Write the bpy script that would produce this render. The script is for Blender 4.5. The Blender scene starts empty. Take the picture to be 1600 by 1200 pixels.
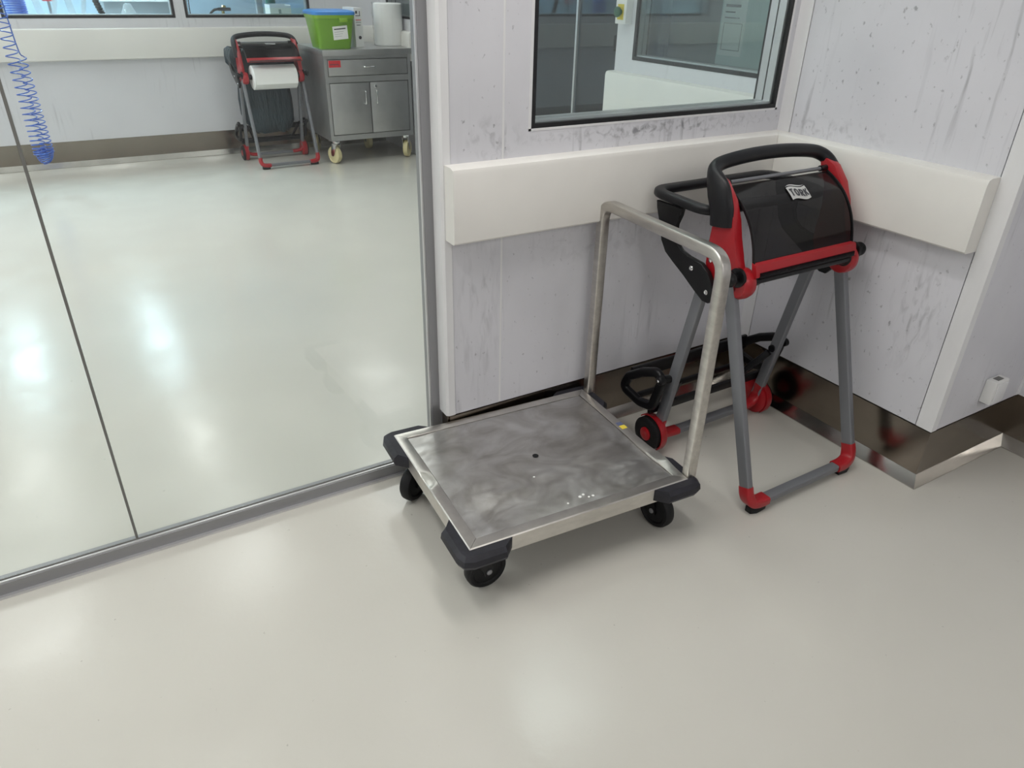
import bpy, bmesh, math, random
from math import sin, cos, pi, radians
from mathutils import Vector, Matrix

random.seed(7)
S = bpy.context.scene
C = S.collection

# ------------------------------------------------------------------ camera, world, exposure
cam_d = bpy.data.cameras.new('camera')
cam_d.sensor_width = 36.0
cam_d.lens = 1130.2 / 1600 * 36.0
cam_d.clip_start = 0.05
cam = bpy.data.objects.new('camera', cam_d)
C.objects.link(cam)
cam.matrix_world = (Matrix.Translation((0, 0, 1.6)) @ Matrix.Rotation(radians(-31.2617), 4, 'Z')
                    @ Matrix.Rotation(radians(60.815), 4, 'X') @ Matrix.Rotation(radians(1.3149), 4, 'Z'))
S.camera = cam
W = bpy.data.worlds.new('world')
S.world = W
W.use_nodes = True
W.node_tree.nodes['Background'].inputs[0].default_value = (0.6, 0.65, 0.7, 1)
W.node_tree.nodes['Background'].inputs[1].default_value = 0.05
S.view_settings.view_transform = 'Standard'
S.view_settings.look = 'None'
S.view_settings.gamma = 1.0
S.view_settings.use_curve_mapping = False
S.view_settings.exposure = -0.03
S.cycles.transparent_max_bounces = 24
S.cycles.max_bounces = 10
S.cycles.diffuse_bounces = 6
S.cycles.use_denoising = True
LAMP_NEAR, LAMP_FAR, LAMP_LAB = 1.5, 1.5, 17.0      # glow of the diffusers: room in front, room behind the glass, laboratory
NEAR_W, FAR_W = 11.5, 14.5                          # watts of each lamp beam

# ------------------------------------------------------------------ materials
def mat(name, col, rough=0.5, metal=0.0, noise=None, bump=None, rnoise=None, spec=None, coat=None):
    """noise=(scale(3), amount, detail) varies colour; bump=(scale(3), strength, dist); rnoise=(scale(3), amount)"""
    m = bpy.data.materials.new(name)
    m.use_nodes = True
    nt = m.node_tree
    b = nt.nodes['Principled BSDF']
    b.inputs['Base Color'].default_value = (*col, 1)
    b.inputs['Roughness'].default_value = rough
    b.inputs['Metallic'].default_value = metal
    if spec is not None:
        b.inputs['Specular IOR Level'].default_value = spec
    if coat:
        b.inputs['Coat Weight'].default_value = coat
        b.inputs['Coat Roughness'].default_value = 0.08
    tc = nt.nodes.new('ShaderNodeTexCoord') if (noise or bump or rnoise) else None

    def nz(sc, detail=4.0, rough_=0.6):
        mp = nt.nodes.new('ShaderNodeMapping')
        mp.inputs['Scale'].default_value = sc
        nt.links.new(tc.outputs['Object'], mp.inputs[0])
        n = nt.nodes.new('ShaderNodeTexNoise')
        n.inputs['Scale'].default_value = 1.0
        n.inputs['Detail'].default_value = detail
        n.inputs['Roughness'].default_value = rough_
        nt.links.new(mp.outputs[0], n.inputs['Vector'])
        return n
    if noise:
        n = nz(noise[0], noise[2] if len(noise) > 2 else 4)
        r = nt.nodes.new('ShaderNodeValToRGB')
        a = noise[1]
        r.color_ramp.elements[0].position = 0.3
        r.color_ramp.elements[1].position = 0.7
        r.color_ramp.elements[0].color = (*[c * (1 - a) for c in col], 1)
        r.color_ramp.elements[1].color = (*[min(1, c * (1 + a)) for c in col], 1)
        nt.links.new(n.outputs['Fac'], r.inputs[0])
        nt.links.new(r.outputs[0], b.inputs['Base Color'])
    if rnoise:
        n = nz(rnoise[0])
        mr = nt.nodes.new('ShaderNodeMapRange')
        mr.inputs[1].default_value = 0.3
        mr.inputs[2].default_value = 0.7
        mr.inputs[3].default_value = max(0.02, rough - rnoise[1])
        mr.inputs[4].default_value = rough + rnoise[1]
        nt.links.new(n.outputs['Fac'], mr.inputs[0])
        nt.links.new(mr.outputs[0], b.inputs['Roughness'])
    if bump:
        n = nz(bump[0], 3)
        bp = nt.nodes.new('ShaderNodeBump')
        bp.inputs['Strength'].default_value = bump[1]
        bp.inputs['Distance'].default_value = bump[2]
        nt.links.new(n.outputs['Fac'], bp.inputs['Height'])
        nt.links.new(bp.outputs[0], b.inputs['Normal'])
    return m


def emis(name, col, strength):
    m = bpy.data.materials.new(name)
    m.use_nodes = True
    nt = m.node_tree
    b = nt.nodes['Principled BSDF']
    b.inputs['Base Color'].default_value = (0.9, 0.9, 0.9, 1)
    b.inputs['Emission Color'].default_value = (*col, 1)
    b.inputs['Emission Strength'].default_value = strength
    return m


def thin_glass(name, tint, f0=0.04, rough=0.0, body=None):
    """clear sheet: Schlick mirror over a tinted see-through (and, for smoked plastic, some body colour)"""
    m = bpy.data.materials.new(name)
    m.use_nodes = True
    nt = m.node_tree
    for n in list(nt.nodes):
        nt.nodes.remove(n)
    N, L = nt.nodes.new, nt.links.new
    out = N('ShaderNodeOutputMaterial')
    tr = N('ShaderNodeBsdfTransparent')
    tr.inputs[0].default_value = (*tint, 1)
    gl = N('ShaderNodeBsdfGlossy')
    gl.inputs['Roughness'].default_value = rough
    base = tr.outputs[0]
    if body:
        df = N('ShaderNodeBsdfDiffuse')
        df.inputs[0].default_value = (*body[0], 1)
        mx0 = N('ShaderNodeMixShader')
        mx0.inputs[0].default_value = body[1]
        L(tr.outputs[0], mx0.inputs[1])
        L(df.outputs[0], mx0.inputs[2])
        base = mx0.outputs[0]
    ge = N('ShaderNodeNewGeometry')
    dt = N('ShaderNodeVectorMath'); dt.operation = 'DOT_PRODUCT'
    L(ge.outputs['Incoming'], dt.inputs[0]); L(ge.outputs['Normal'], dt.inputs[1])
    ab = N('ShaderNodeMath'); ab.operation = 'ABSOLUTE'
    L(dt.outputs['Value'], ab.inputs[0])
    om = N('ShaderNodeMath'); om.operation = 'SUBTRACT'; om.inputs[0].default_value = 1.0
    L(ab.outputs[0], om.inputs[1])
    pw = N('ShaderNodeMath'); pw.operation = 'POWER'; pw.inputs[1].default_value = 5.0
    L(om.outputs[0], pw.inputs[0])
    ml = N('ShaderNodeMath'); ml.operation = 'MULTIPLY_ADD'
    ml.inputs[1].default_value = 1 - f0; ml.inputs[2].default_value = f0
    L(pw.outputs[0], ml.inputs[0])
    mx = N('ShaderNodeMixShader')
    L(ml.outputs[0], mx.inputs[0]); L(base, mx.inputs[1]); L(gl.outputs[0], mx.inputs[2])
    L(mx.outputs[0], out.inputs[0])
    return m


def wall_material(name, col, scuff=0.35, zones=()):
    """painted steel panel: faint blotches and grey rubbed scuffs that run upright; zones=((centre, half sizes, amount),...)
    are places rubbed darker by hands and carts"""
    m = mat(name, col, 0.42)
    nt = m.node_tree
    N, L = nt.nodes.new, nt.links.new
    b = nt.nodes['Principled BSDF']
    tc = N('ShaderNodeTexCoord')

    def noise(sc, detail, lo, hi, dist=0.0):
        mp = N('ShaderNodeMapping'); mp.inputs['Scale'].default_value = sc
        L(tc.outputs['Object'], mp.inputs[0])
        n = N('ShaderNodeTexNoise'); n.inputs['Scale'].default_value = 1; n.inputs['Detail'].default_value = detail
        n.inputs['Distortion'].default_value = dist
        L(mp.outputs[0], n.inputs['Vector'])
        r = N('ShaderNodeMapRange'); r.inputs[1].default_value = lo; r.inputs[2].default_value = hi
        L(n.outputs['Fac'], r.inputs[0])
        return r.outputs[0]

    def mul(a, c):
        x = N('ShaderNodeMath'); x.operation = 'MULTIPLY'; x.use_clamp = True
        for i, v in enumerate((a, c)):
            if isinstance(v, float): x.inputs[i].default_value = v
            else: L(v, x.inputs[i])
        return x.outputs[0]

    def add(a, c):
        x = N('ShaderNodeMath'); x.operation = 'ADD'; x.use_clamp = True
        L(a, x.inputs[0]); L(c, x.inputs[1])
        return x.outputs[0]
    streak = mul(noise((38, 38, 3.2), 5, 0.56, 0.78, 0.4), noise((2.2, 2.2, 1.6), 3, 0.46, 0.62))
    speck = mul(noise((60, 60, 45), 3, 0.66, 0.76), 0.7)
    blot = mul(noise((3.5, 3.5, 3), 4, 0.35, 0.75), 0.16)
    tot = add(add(mul(streak, 0.8), speck), blot)
    for (cx, cy, cz), (hx, hy, hz), amt, grain in zones:
        sep = N('ShaderNodeVectorMath'); sep.operation = 'SUBTRACT'; sep.inputs[1].default_value = (cx, cy, cz)
        L(tc.outputs['Object'], sep.inputs[0])
        dv = N('ShaderNodeVectorMath'); dv.operation = 'DIVIDE'; dv.inputs[1].default_value = (hx, hy, hz)
        L(sep.outputs[0], dv.inputs[0])
        ln = N('ShaderNodeVectorMath'); ln.operation = 'LENGTH'
        L(dv.outputs[0], ln.inputs[0])
        r = N('ShaderNodeMapRange'); r.inputs[1].default_value = 1.0; r.inputs[2].default_value = 0.2
        L(ln.outputs['Value'], r.inputs[0])
        tot = add(tot, mul(mul(r.outputs[0], noise(grain, 7, 0.48, 0.68, 0.6)), amt))
    mx = N('ShaderNodeMix'); mx.data_type = 'RGBA'
    L(mul(tot, scuff * 1.0), mx.inputs['Factor'])
    mx.inputs['A'].default_value = (*col, 1)
    mx.inputs['B'].default_value = (0.10, 0.10, 0.115, 1)
    L(mx.outputs['Result'], b.inputs['Base Color'])
    return m


M = {}
M['wall'] = wall_material('painted_panel', (0.675, 0.675, 0.715), 0.75,
                          (((1.80, 2.0, 1.160), (0.66, 0.2, 0.034), 0.85, (40, 40, 46)), ((1.13, 2.0, 1.17), (0.12, 0.2, 0.09), 0.5, (34, 34, 24)),
                           ((2.395, 1.26, 0.62), (0.2, 0.11, 0.26), 0.45, (50, 50, 14)), ((2.395, 1.75, 1.15), (0.2, 0.3, 0.05), 0.35, (40, 40, 40)),
                           ((1.08, 2.0, 0.62), (0.12, 0.2, 0.4), 0.30, (44, 44, 10)), ((1.62, 2.0, 0.80), (0.5, 0.2, 0.12), 0.22, (30, 30, 30))))
M['wall_far'] = wall_material('painted_panel_far', (0.69, 0.69, 0.72), 0.35)
M['ceiling'] = mat('ceiling_white', (0.78, 0.78, 0.77), 0.7)
M['trim'] = mat('painted_trim', (0.74, 0.74, 0.75), 0.38, noise=((6, 6, 2), 0.06))
M['bumper'] = mat('cream_plastic', (0.74, 0.725, 0.69), 0.36, noise=((3, 3, 3), 0.035), bump=((90, 90, 90), 0.06, 0.002))
M['steel_base'] = mat('dull_steel', (0.255, 0.22, 0.185), 0.22, 1.0, rnoise=((8, 8, 8), 0.03), noise=((5, 5, 9), 0.08))
M['steel_strip'] = mat('polished_steel', (0.52, 0.50, 0.47), 0.2, 1.0, rnoise=((8, 8, 8), 0.05))
M['steel_tube'] = mat('satin_steel_tube', (0.60, 0.575, 0.54), 0.30, 1.0, noise=((14, 14, 40), 0.10))
M['steel_cab'] = mat('satin_steel_cabinet', (0.52, 0.52, 0.51), 0.46, 1.0, noise=((6, 6, 6), 0.08))
M['steel_scuffed'] = mat('scuffed_steel_tube', (0.56, 0.535, 0.50), 0.31, 1.0, noise=((50, 9, 50), 0.13, 6))
M['chrome'] = mat('chrome', (0.8, 0.8, 0.8), 0.12, 1.0)
M['alu'] = mat('grey_aluminium', (0.30, 0.30, 0.31), 0.42, 0.6)
M['alu_light'] = mat('light_aluminium', (0.62, 0.62, 0.63), 0.3, 0.7)
M['silicone'] = mat('dark_joint', (0.15, 0.15, 0.14), 0.35)
M['black'] = mat('black_plastic', (0.006, 0.006, 0.007), 0.3, noise=((40, 40, 40), 0.15), spec=0.3)
M['grip'] = mat('soft_black_grip', (0.007, 0.007, 0.009), 0.40, spec=0.32, bump=((400, 400, 400), 0.1, 0.001))
M['rubber'] = mat('black_rubber', (0.007, 0.007, 0.008), 0.55, spec=0.3)
M['buffer'] = mat('dark_rubber_buffer', (0.016, 0.0155, 0.022), 0.5, spec=0.4, noise=((18, 18, 18), 0.35), bump=((60, 60, 60), 0.25, 0.002))
M['red'] = mat('red_plastic', (0.36, 0.010, 0.016), 0.28)
M['leg'] = mat('grey_enamel', (0.18, 0.185, 0.20), 0.36, 0.25)
M['leg_far'] = M['leg']
M['gasket'] = mat('black_gasket', (0.006, 0.006, 0.007), 0.35)
M['glass'] = thin_glass('clear_glass', (0.965, 0.985, 0.975), 0.035)
M['glass_dark'] = thin_glass('dark_glass', (0.40, 0.48, 0.53), 0.10)
M['glass_win'] = thin_glass('window_glass', (0.955, 0.985, 0.98), 0.045)
M['smoke'] = thin_glass('smoked_plastic', (0.30, 0.28, 0.29), 0.03, 0.10, body=((0.008, 0.0075, 0.008), 0.80))
M['white'] = mat('white_plastic', (0.80, 0.80, 0.79), 0.4)
M['paper'] = mat('white_paper', (0.86, 0.86, 0.84), 0.8, noise=((30, 30, 30), 0.02))
M['print'] = mat('dark_print', (0.05, 0.05, 0.06), 0.7)
M['logo_white'] = mat('light_print', (0.50, 0.50, 0.49), 0.6)
M['green'] = mat('green_plastic', (0.16, 0.36, 0.016), 0.3)
M['green_lid'] = mat('light_green_plastic', (0.24, 0.45, 0.03), 0.3)
M['blue_lid'] = mat('blue_plastic', (0.05, 0.27, 0.72), 0.3)
M['hose'] = mat('blue_hose', (0.04, 0.12, 0.48), 0.3)
M['bag'] = mat('dark_bag_film', (0.018, 0.035, 0.045), 0.32, noise=((9, 9, 9), 0.4), bump=((26, 26, 5), 0.7, 0.02))
M['cream_wheel'] = mat('cream_wheel', (0.66, 0.58, 0.33), 0.4)
M['sticker_red'] = mat('red_sticker', (0.62, 0.02, 0.03), 0.5)
M['yellow'] = mat('yellow_sticker', (0.78, 0.62, 0.06), 0.5)
M['blue_sticker'] = mat('blue_sticker', (0.10, 0.12, 0.22), 0.5)
M['brass'] = mat('brass', (0.45, 0.33, 0.12), 0.3, 1.0)
M['film'] = thin_glass('clear_film', (0.96, 0.97, 0.98), 0.08, 0.08, body=((0.82, 0.84, 0.86), 0.22))
M['wrap'] = mat('white_wrap', (0.84, 0.84, 0.84), 0.35, bump=((28, 28, 28), 0.35, 0.01))
M['lab_wall'] = mat('laboratory_wall', (0.50, 0.64, 0.78), 0.5)
M['lab_grey'] = mat('laboratory_grey', (0.25, 0.28, 0.31), 0.5)
M['dim_wall'] = mat('corridor_wall', (0.36, 0.42, 0.42), 0.6)
M['lamp_near'] = emis('lamp_near', (1.0, 0.965, 0.92), LAMP_NEAR)
M['lamp_far'] = emis('lamp_far', (1.0, 0.99, 0.95), LAMP_FAR)
M['lamp_lab'] = emis('lamp_lab', (0.72, 0.88, 1.0), LAMP_LAB)


def floor_material():
    m = mat('epoxy_floor', (0.55, 0.53, 0.48), 0.2, spec=0.5)
    nt = m.node_tree
    N, L = nt.nodes.new, nt.links.new
    b = nt.nodes['Principled BSDF']
    tc = N('ShaderNodeTexCoord')

    def noise(sc, detail):
        mp = N('ShaderNodeMapping'); mp.inputs['Scale'].default_value = sc
        L(tc.outputs['Object'], mp.inputs[0])
        n = N('ShaderNodeTexNoise'); n.inputs['Scale'].default_value = 1; n.inputs['Detail'].default_value = detail
        L(mp.outputs[0], n.inputs['Vector'])
        return n.outputs['Fac']
    r = N('ShaderNodeValToRGB')
    r.color_ramp.elements[0].position = 0.32; r.color_ramp.elements[1].position = 0.68
    r.color_ramp.elements[0].color = (0.535, 0.520, 0.475, 1)
    r.color_ramp.elements[1].color = (0.565, 0.549, 0.502, 1)
    L(noise((1.6, 1.6, 1.6), 5), r.inputs[0])
    # dark specks of dirt
    sp = N('ShaderNodeMapRange'); sp.inputs[1].default_value = 0.745; sp.inputs[2].default_value = 0.78
    L(noise((55, 55, 55), 2), sp.inputs[0])
    mx = N('ShaderNodeMix'); mx.data_type = 'RGBA'
    sm = N('ShaderNodeMath'); sm.operation = 'MULTIPLY'; sm.inputs[1].default_value = 0.45
    L(sp.outputs[0], sm.inputs[0]); L(sm.outputs[0], mx.inputs['Factor'])
    L(r.outputs[0], mx.inputs['A']); mx.inputs['B'].default_value = (0.25, 0.235, 0.21, 1)
    L(mx.outputs['Result'], b.inputs['Base Color'])
    rr = N('ShaderNodeMapRange'); rr.inputs[1].default_value = 0.3; rr.inputs[2].default_value = 0.7
    rr.inputs[3].default_value = 0.13; rr.inputs[4].default_value = 0.25
    L(noise((4, 4, 4), 5), rr.inputs[0]); L(rr.outputs[0], b.inputs['Roughness'])
    bp = N('ShaderNodeBump'); bp.inputs['Strength'].default_value = 0.10; bp.inputs['Distance'].default_value = 0.004
    L(noise((34, 34, 34), 3), bp.inputs['Height']); L(bp.outputs[0], b.inputs['Normal'])
    return m


M['floor'] = floor_material()


def deck_material():
    """worn stainless sheet: swirled polish marks and dull stains"""
    m = mat('worn_deck_steel', (0.46, 0.44, 0.42), 0.34, 1.0)
    nt = m.node_tree
    N, L = nt.nodes.new, nt.links.new
    b = nt.nodes['Principled BSDF']
    tc = N('ShaderNodeTexCoord')

    def noise(sc, detail, dist):
        mp = N('ShaderNodeMapping'); mp.inputs['Scale'].default_value = sc
        L(tc.outputs['Object'], mp.inputs[0])
        n = N('ShaderNodeTexNoise'); n.inputs['Scale'].default_value = 1; n.inputs['Detail'].default_value = detail
        n.inputs['Distortion'].default_value = dist
        L(mp.outputs[0], n.inputs['Vector'])
        return n.outputs['Fac']
    r = N('ShaderNodeValToRGB')
    r.color_ramp.elements[0].position = 0.32; r.color_ramp.elements[1].position = 0.70
    r.color_ramp.elements[0].color = (0.42, 0.40, 0.375, 1)
    r.color_ramp.elements[1].color = (0.66, 0.65, 0.64, 1)
    L(noise((5, 7, 5), 7, 1.6), r.inputs[0])
    L(r.outputs[0], b.inputs['Base Color'])
    rr = N('ShaderNodeMapRange'); rr.inputs[1].default_value = 0.35; rr.inputs[2].default_value = 0.7
    rr.inputs[3].default_value = 0.30; rr.inputs[4].default_value = 0.46
    L(noise((9, 16, 9), 6, 2.2), rr.inputs[0]); L(rr.outputs[0], b.inputs['Roughness'])
    bp = N('ShaderNodeBump'); bp.inputs['Strength'].default_value = 0.03; bp.inputs['Distance'].default_value = 0.003
    L(noise((12, 16, 12), 2, 0.0), bp.inputs['Height']); L(bp.outputs[0], b.inputs['Normal'])
    return m


M['deck'] = deck_material()

# ------------------------------------------------------------------ mesh helpers
def new():
    return bmesh.new()


def box(bm, x0, x1, y0, y1, z0, z1, bev=0.0, seg=2):
    r = bmesh.ops.create_cube(bm, size=1.0)
    vs = r['verts']
    bmesh.ops.scale(bm, vec=(abs(x1 - x0), abs(y1 - y0), abs(z1 - z0)), verts=vs)
    bmesh.ops.translate(bm, vec=((x0 + x1) / 2, (y0 + y1) / 2, (z0 + z1) / 2), verts=vs)
    if bev:
        es = {e for v in vs for e in v.link_edges}
        bmesh.ops.bevel(bm, geom=list(es), offset=bev, segments=seg, affect='EDGES', profile=0.6)
    return bm


def circle(r, n=14):
    return [(r * cos(2 * pi * i / n), r * sin(2 * pi * i / n)) for i in range(n)]


def rrect(w, h, r, n=4):
    pts = []
    for cx, cy, a0 in ((w / 2 - r, h / 2 - r, 0), (-w / 2 + r, h / 2 - r, 90), (-w / 2 + r, -h / 2 + r, 180), (w / 2 - r, -h / 2 + r, 270)):
        for i in range(n + 1):
            a = radians(a0 + 90 * i / n)
            pts.append((cx + r * cos(a), cy + r * sin(a)))
    return pts


def fillet(pts, r, n=7, closed=False):
    pts = [Vector(p) for p in pts]
    N = len(pts)
    out = []
    for i, p in enumerate(pts):
        if not closed and i in (0, N - 1):
            out.append(p)
            continue
        a, b = pts[i - 1], pts[(i + 1) % N]
        u, v = (a - p).normalized(), (b - p).normalized()
        rr = r[i] if isinstance(r, (list, tuple)) else r
        ang = u.angle(v)
        if rr <= 0 or abs(ang - pi) < 1e-3:
            out.append(p)
            continue
        d = min(rr / math.tan(ang / 2), (a - p).length * 0.49, (b - p).length * 0.49)
        p0, p1 = p + u * d, p + v * d
        for k in range(n + 1):
            t = k / n
            out.append(p0 * (1 - t) ** 2 + p * 2 * t * (1 - t) + p1 * t * t)
    return out


def smooth_path(pts, n=6, closed=False):
    """Catmull-Rom through the points"""
    P = [Vector(p) for p in pts]
    N = len(P)
    out = []
    rng = range(N) if closed else range(N - 1)
    for i in rng:
        p1, p2 = P[i], P[(i + 1) % N]
        p0 = P[i - 1] if (closed or i > 0) else p1 * 2 - p2
        p3 = P[(i + 2) % N] if (closed or i + 2 < N) else p2 * 2 - p1
        for k in range(n):
            t = k / n
            out.append(0.5 * ((2 * p1) + (p2 - p0) * t + (2 * p0 - 5 * p1 + 4 * p2 - p3) * t * t + (3 * p1 - p0 - 3 * p2 + p3) * t ** 3))
    if not closed:
        out.append(P[-1])
    return out


def sweep(bm, path, sec, ref=None, closed=False, scale=None, cap=True):
    """section (a, b) with a along ref (made square to the path) and b along ref x tangent"""
    P = [Vector(p) for p in path]
    N = len(P)
    rings = []
    prev = None
    for i, p in enumerate(P):
        a = P[i - 1] if (closed or i > 0) else P[i]
        b = P[(i + 1) % N] if (closed or i < N - 1) else P[i]
        t1 = (p - a).normalized() if (p - a).length > 1e-9 else None
        t2 = (b - p).normalized() if (b - p).length > 1e-9 else None
        t = ((t1 or t2) + (t2 or t1)).normalized()
        if ref is not None:
            A = Vector(ref)
            A = (A - t * A.dot(t)).normalized()
        else:
            if prev is None:
                A = Vector((0, 0, 1)) if abs(t.z) < 0.9 else Vector((1, 0, 0))
            else:
                A = prev
            A = (A - t * A.dot(t)).normalized()
            prev = A
        B = t.cross(A)
        s = scale[i] if scale else 1.0
        sa, sb = s if isinstance(s, tuple) else (s, s)
        mit = 1.0
        if t1 and t2:
            c = max(0.5, math.sqrt(max(0.0, (1 + t1.dot(t2)) / 2)))
            mit = 1 / c
        turn = None
        if t1 and t2 and mit > 1.001:
            turn = (t2 - t1)
            turn = (turn - t * turn.dot(t)).normalized()
        ring = []
        for (u, v) in sec:
            o = A * (u * sa) + B * (v * sb)
            if turn is not None:
                o += turn * (o.dot(turn) * (mit - 1))
            ring.append(bm.verts.new(p + o))
        rings.append(ring)
    k = len(sec)
    M_ = N if closed else N - 1
    for i in range(M_):
        r0, r1 = rings[i], rings[(i + 1) % N]
        for j in range(k):
            bm.faces.new((r0[j], r0[(j + 1) % k], r1[(j + 1) % k], r1[j]))
    if not closed and cap:
        bm.faces.new(list(reversed(rings[0])))
        bm.faces.new(rings[-1])
    return bm


def tube(bm, path, r, n=12, closed=False, scale=None):
    return sweep(bm, path, circle(r, n), None, closed, scale)


def prism(bm, poly, axis, d0, d1, bev=0.0, seg=2):
    """extrude a plan polygon along axis; poly are the other two coordinates in xyz order"""
    def P(u, v, d):
        return {'x': (d, u, v), 'y': (u, d, v), 'z': (u, v, d)}[axis]
    a = [bm.verts.new(P(u, v, d0)) for u, v in poly]
    b = [bm.verts.new(P(u, v, d1)) for u, v in poly]
    n = len(poly)
    fs = [bm.faces.new(a), bm.faces.new(list(reversed(b)))]
    for i in range(n):
        fs.append(bm.faces.new((a[i], b[i], b[(i + 1) % n], a[(i + 1) % n])))
    if bev:
        es = {e for f in fs[:2] for e in f.edges}
        bmesh.ops.bevel(bm, geom=list(es), offset=bev, segments=seg, affect='EDGES', profile=0.6)
    return bm


def lathe(bm, prof, axis, c, n=24):
    """prof: (radius, position along axis) pairs"""
    c = Vector(c)
    rings = []
    for r, h in prof:
        ring = []
        for i in range(n):
            a = 2 * pi * i / n
            u, v = r * cos(a), r * sin(a)
            o = {'x': (h, u, v), 'y': (u, h, v), 'z': (u, v, h)}[axis]
            ring.append(bm.verts.new(c + Vector(o)))
        rings.append(ring)
    for i in range(len(rings) - 1):
        for j in range(n):
            bm.faces.new((rings[i][j], rings[i][(j + 1) % n], rings[i + 1][(j + 1) % n], rings[i + 1][j]))
    bm.faces.new(rings[0])
    bm.faces.new(rings[-1])
    return bm


def quad(bm, pts):
    return bm.faces.new([bm.verts.new(p) for p in pts])


def finish(bm, name, m, smooth=True, angle=38):
    bmesh.ops.recalc_face_normals(bm, faces=bm.faces[:])
    me = bpy.data.meshes.new(name)
    bm.to_mesh(me)
    bm.free()
    me.materials.append(m)
    if smooth:
        for p in me.polygons:
            p.use_smooth = True
        me.set_sharp_from_angle(angle=radians(angle))
    return me


def part(name, bm, m, parent=None, label=None, smooth=True, loc=None, rot=None, angle=38):
    o = bpy.data.objects.new(name, finish(bm, name, m, smooth, angle))
    C.objects.link(o)
    if parent:
        o.parent = parent
    if loc:
        o.location = loc
    if rot:
        o.rotation_euler = rot
    if label:
        o['label'] = label
    return o


def tag(o, label, cat, group=None):
    o['label'] = label
    o['category'] = cat
    if group:
        o['group'] = group
    return o


def thing(name, label, cat, loc=(0, 0, 0), rotz=0.0, group=None):
    o = bpy.data.objects.new(name, None)
    o.empty_display_size = 0.1
    C.objects.link(o)
    o.location = loc
    o.rotation_euler = (0, 0, rotz)
    return tag(o, label, cat, group)


def struct(name, bm, m, label, cat='structure', parent=None, smooth=False):
    o = part(name, bm, m, parent, None, smooth)
    if parent is None:
        o['kind'] = 'structure'
        o['label'] = label
        o['category'] = cat
    return o


def copy_tree(o, parent=None):
    c = o.copy()
    C.objects.link(c)
    if parent:
        c.parent = parent
    for ch in list(o.children):
        copy_tree(ch, c)
    return c


def run(profile, p0, p1, nrm, m0=0, m1=0):
    """profile (out, z) extruded along p0 -> p1; nrm points into the room; m0, m1: mitre -1 inside corner, +1 outside, 0 square"""
    bm = new()
    p0, p1, nrm = Vector((*p0, 0)), Vector((*p1, 0)), Vector((*nrm, 0))
    d = (p1 - p0).normalized()
    a = [bm.verts.new(p0 + nrm * o - d * (o * m0) + Vector((0, 0, z))) for o, z in profile]
    b = [bm.verts.new(p1 + nrm * o + d * (o * m1) + Vector((0, 0, z))) for o, z in profile]
    n = len(profile)
    bm.faces.new(a)
    bm.faces.new(list(reversed(b)))
    for i in range(n):
        bm.faces.new((a[i], b[i], b[(i + 1) % n], a[(i + 1) % n]))
    return bm


def wall_with_hole(bm, axis, p0, p1, u0, u1, z0, z1, holes):
    """slab between p0 and p1 across axis, u along the wall, with rectangular holes (ua, ub, za, zb) sorted along u"""
    def b(ua, ub, za, zb):
        if ub - ua < 1e-5 or zb - za < 1e-5:
            return
        if axis == 'y':
            box(bm, ua, ub, p0, p1, za, zb)
        else:
            box(bm, p0, p1, ua, ub, za, zb)
    u = u0
    for ua, ub, za, zb in holes:
        b(u, ua, z0, z1)
        b(ua, ub, z0, za)
        b(ua, ub, zb, z1)
        u = ub
    b(u, u1, z0, z1)
    return bm


# ------------------------------------------------------------------ the setting
CEIL = 2.75
FARY = 7.95
BX, BY = 2.395, 2.0          # inner corner of the near room
PY = 1.083                   # front face of the pier on the right
SX = 2.97                    # wall further right
struct('floor', box(new(), -3.1, 7.2, -3.1, 12.6, -0.1, 0.0), M['floor'], 'glossy beige grey epoxy floor running through both rooms', 'floor')
struct('ceiling', box(new(), -3.1, 7.2, -3.1, 12.6, CEIL, CEIL + 0.1), M['ceiling'], 'white ceiling above both rooms', 'ceiling')
struct('wall_left', box(new(), -3.1, -3.0, -3.0, 12.5, 0, CEIL), M['wall_far'], 'plain white wall far to the left', 'wall')
struct('wall_rear', box(new(), -3.0, SX, -3.1, -3.0, 0, CEIL), M['wall_far'], 'white wall behind the viewer', 'wall')
struct('wall_side', box(new(), SX, SX + 0.1, -3.0, PY, 0, CEIL), M['wall'], 'white wall receding beyond the pier at right', 'wall')

# back wall of the near room with its window
wb = struct('wall_back', wall_with_hole(new(), 'y', 2.012, 2.10, 0.955, SX, 0, CEIL, [(1.262, 2.359, 1.195, 2.30)]), M['wall'],
            'white panelled wall with the window behind the trolley', 'wall')
for x0, x1 in ((0.980, 1.158), (1.166, BX)):
    hole = [(1.262, 2.359, 1.195, 2.30)] if x1 > 1.2 else []
    struct('wall_panel', wall_with_hole(new(), 'y', BY, 2.012, x0, x1, 0.232, CEIL, hole), M['wall'], '', parent=wb)
struct('joint_strip', box(new(), 1.158, 1.166, BY + 0.001, 2.012, 0.232, CEIL), M['trim'], '', parent=wb)
# right wall: the pier block
wr = struct('wall_right', box(new(), BX + 0.012, SX + 0.1, PY + 0.012, 2.012, 0, CEIL), M['wall'], 'white scuffed wall on the right of the corner', 'wall')
struct('wall_panel', box(new(), BX, BX + 0.012, 1.143, 1.940, 0.232, CEIL), M['wall'], '', parent=wr)
struct('wall_panel', box(new(), BX + 0.03, SX - 0.025, PY, PY + 0.012, 0.232, CEIL), M['wall'], '', parent=wr)
struct('corner_strip', box(new(), BX - 0.002, BX + 0.012, 1.943, BY, 0.232, CEIL), M['trim'], '', parent=wr)
struct('corner_strip', box(new(), BX - 0.003, BX + 0.03, PY - 0.003, 1.139, 0.232, CEIL, 0.002), M['trim'], '', parent=wr)
struct('corner_strip', box(new(), SX - 0.024, SX, PY - 0.002, PY + 0.012, 0.232, CEIL), M['trim'], '', parent=wr)
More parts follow.
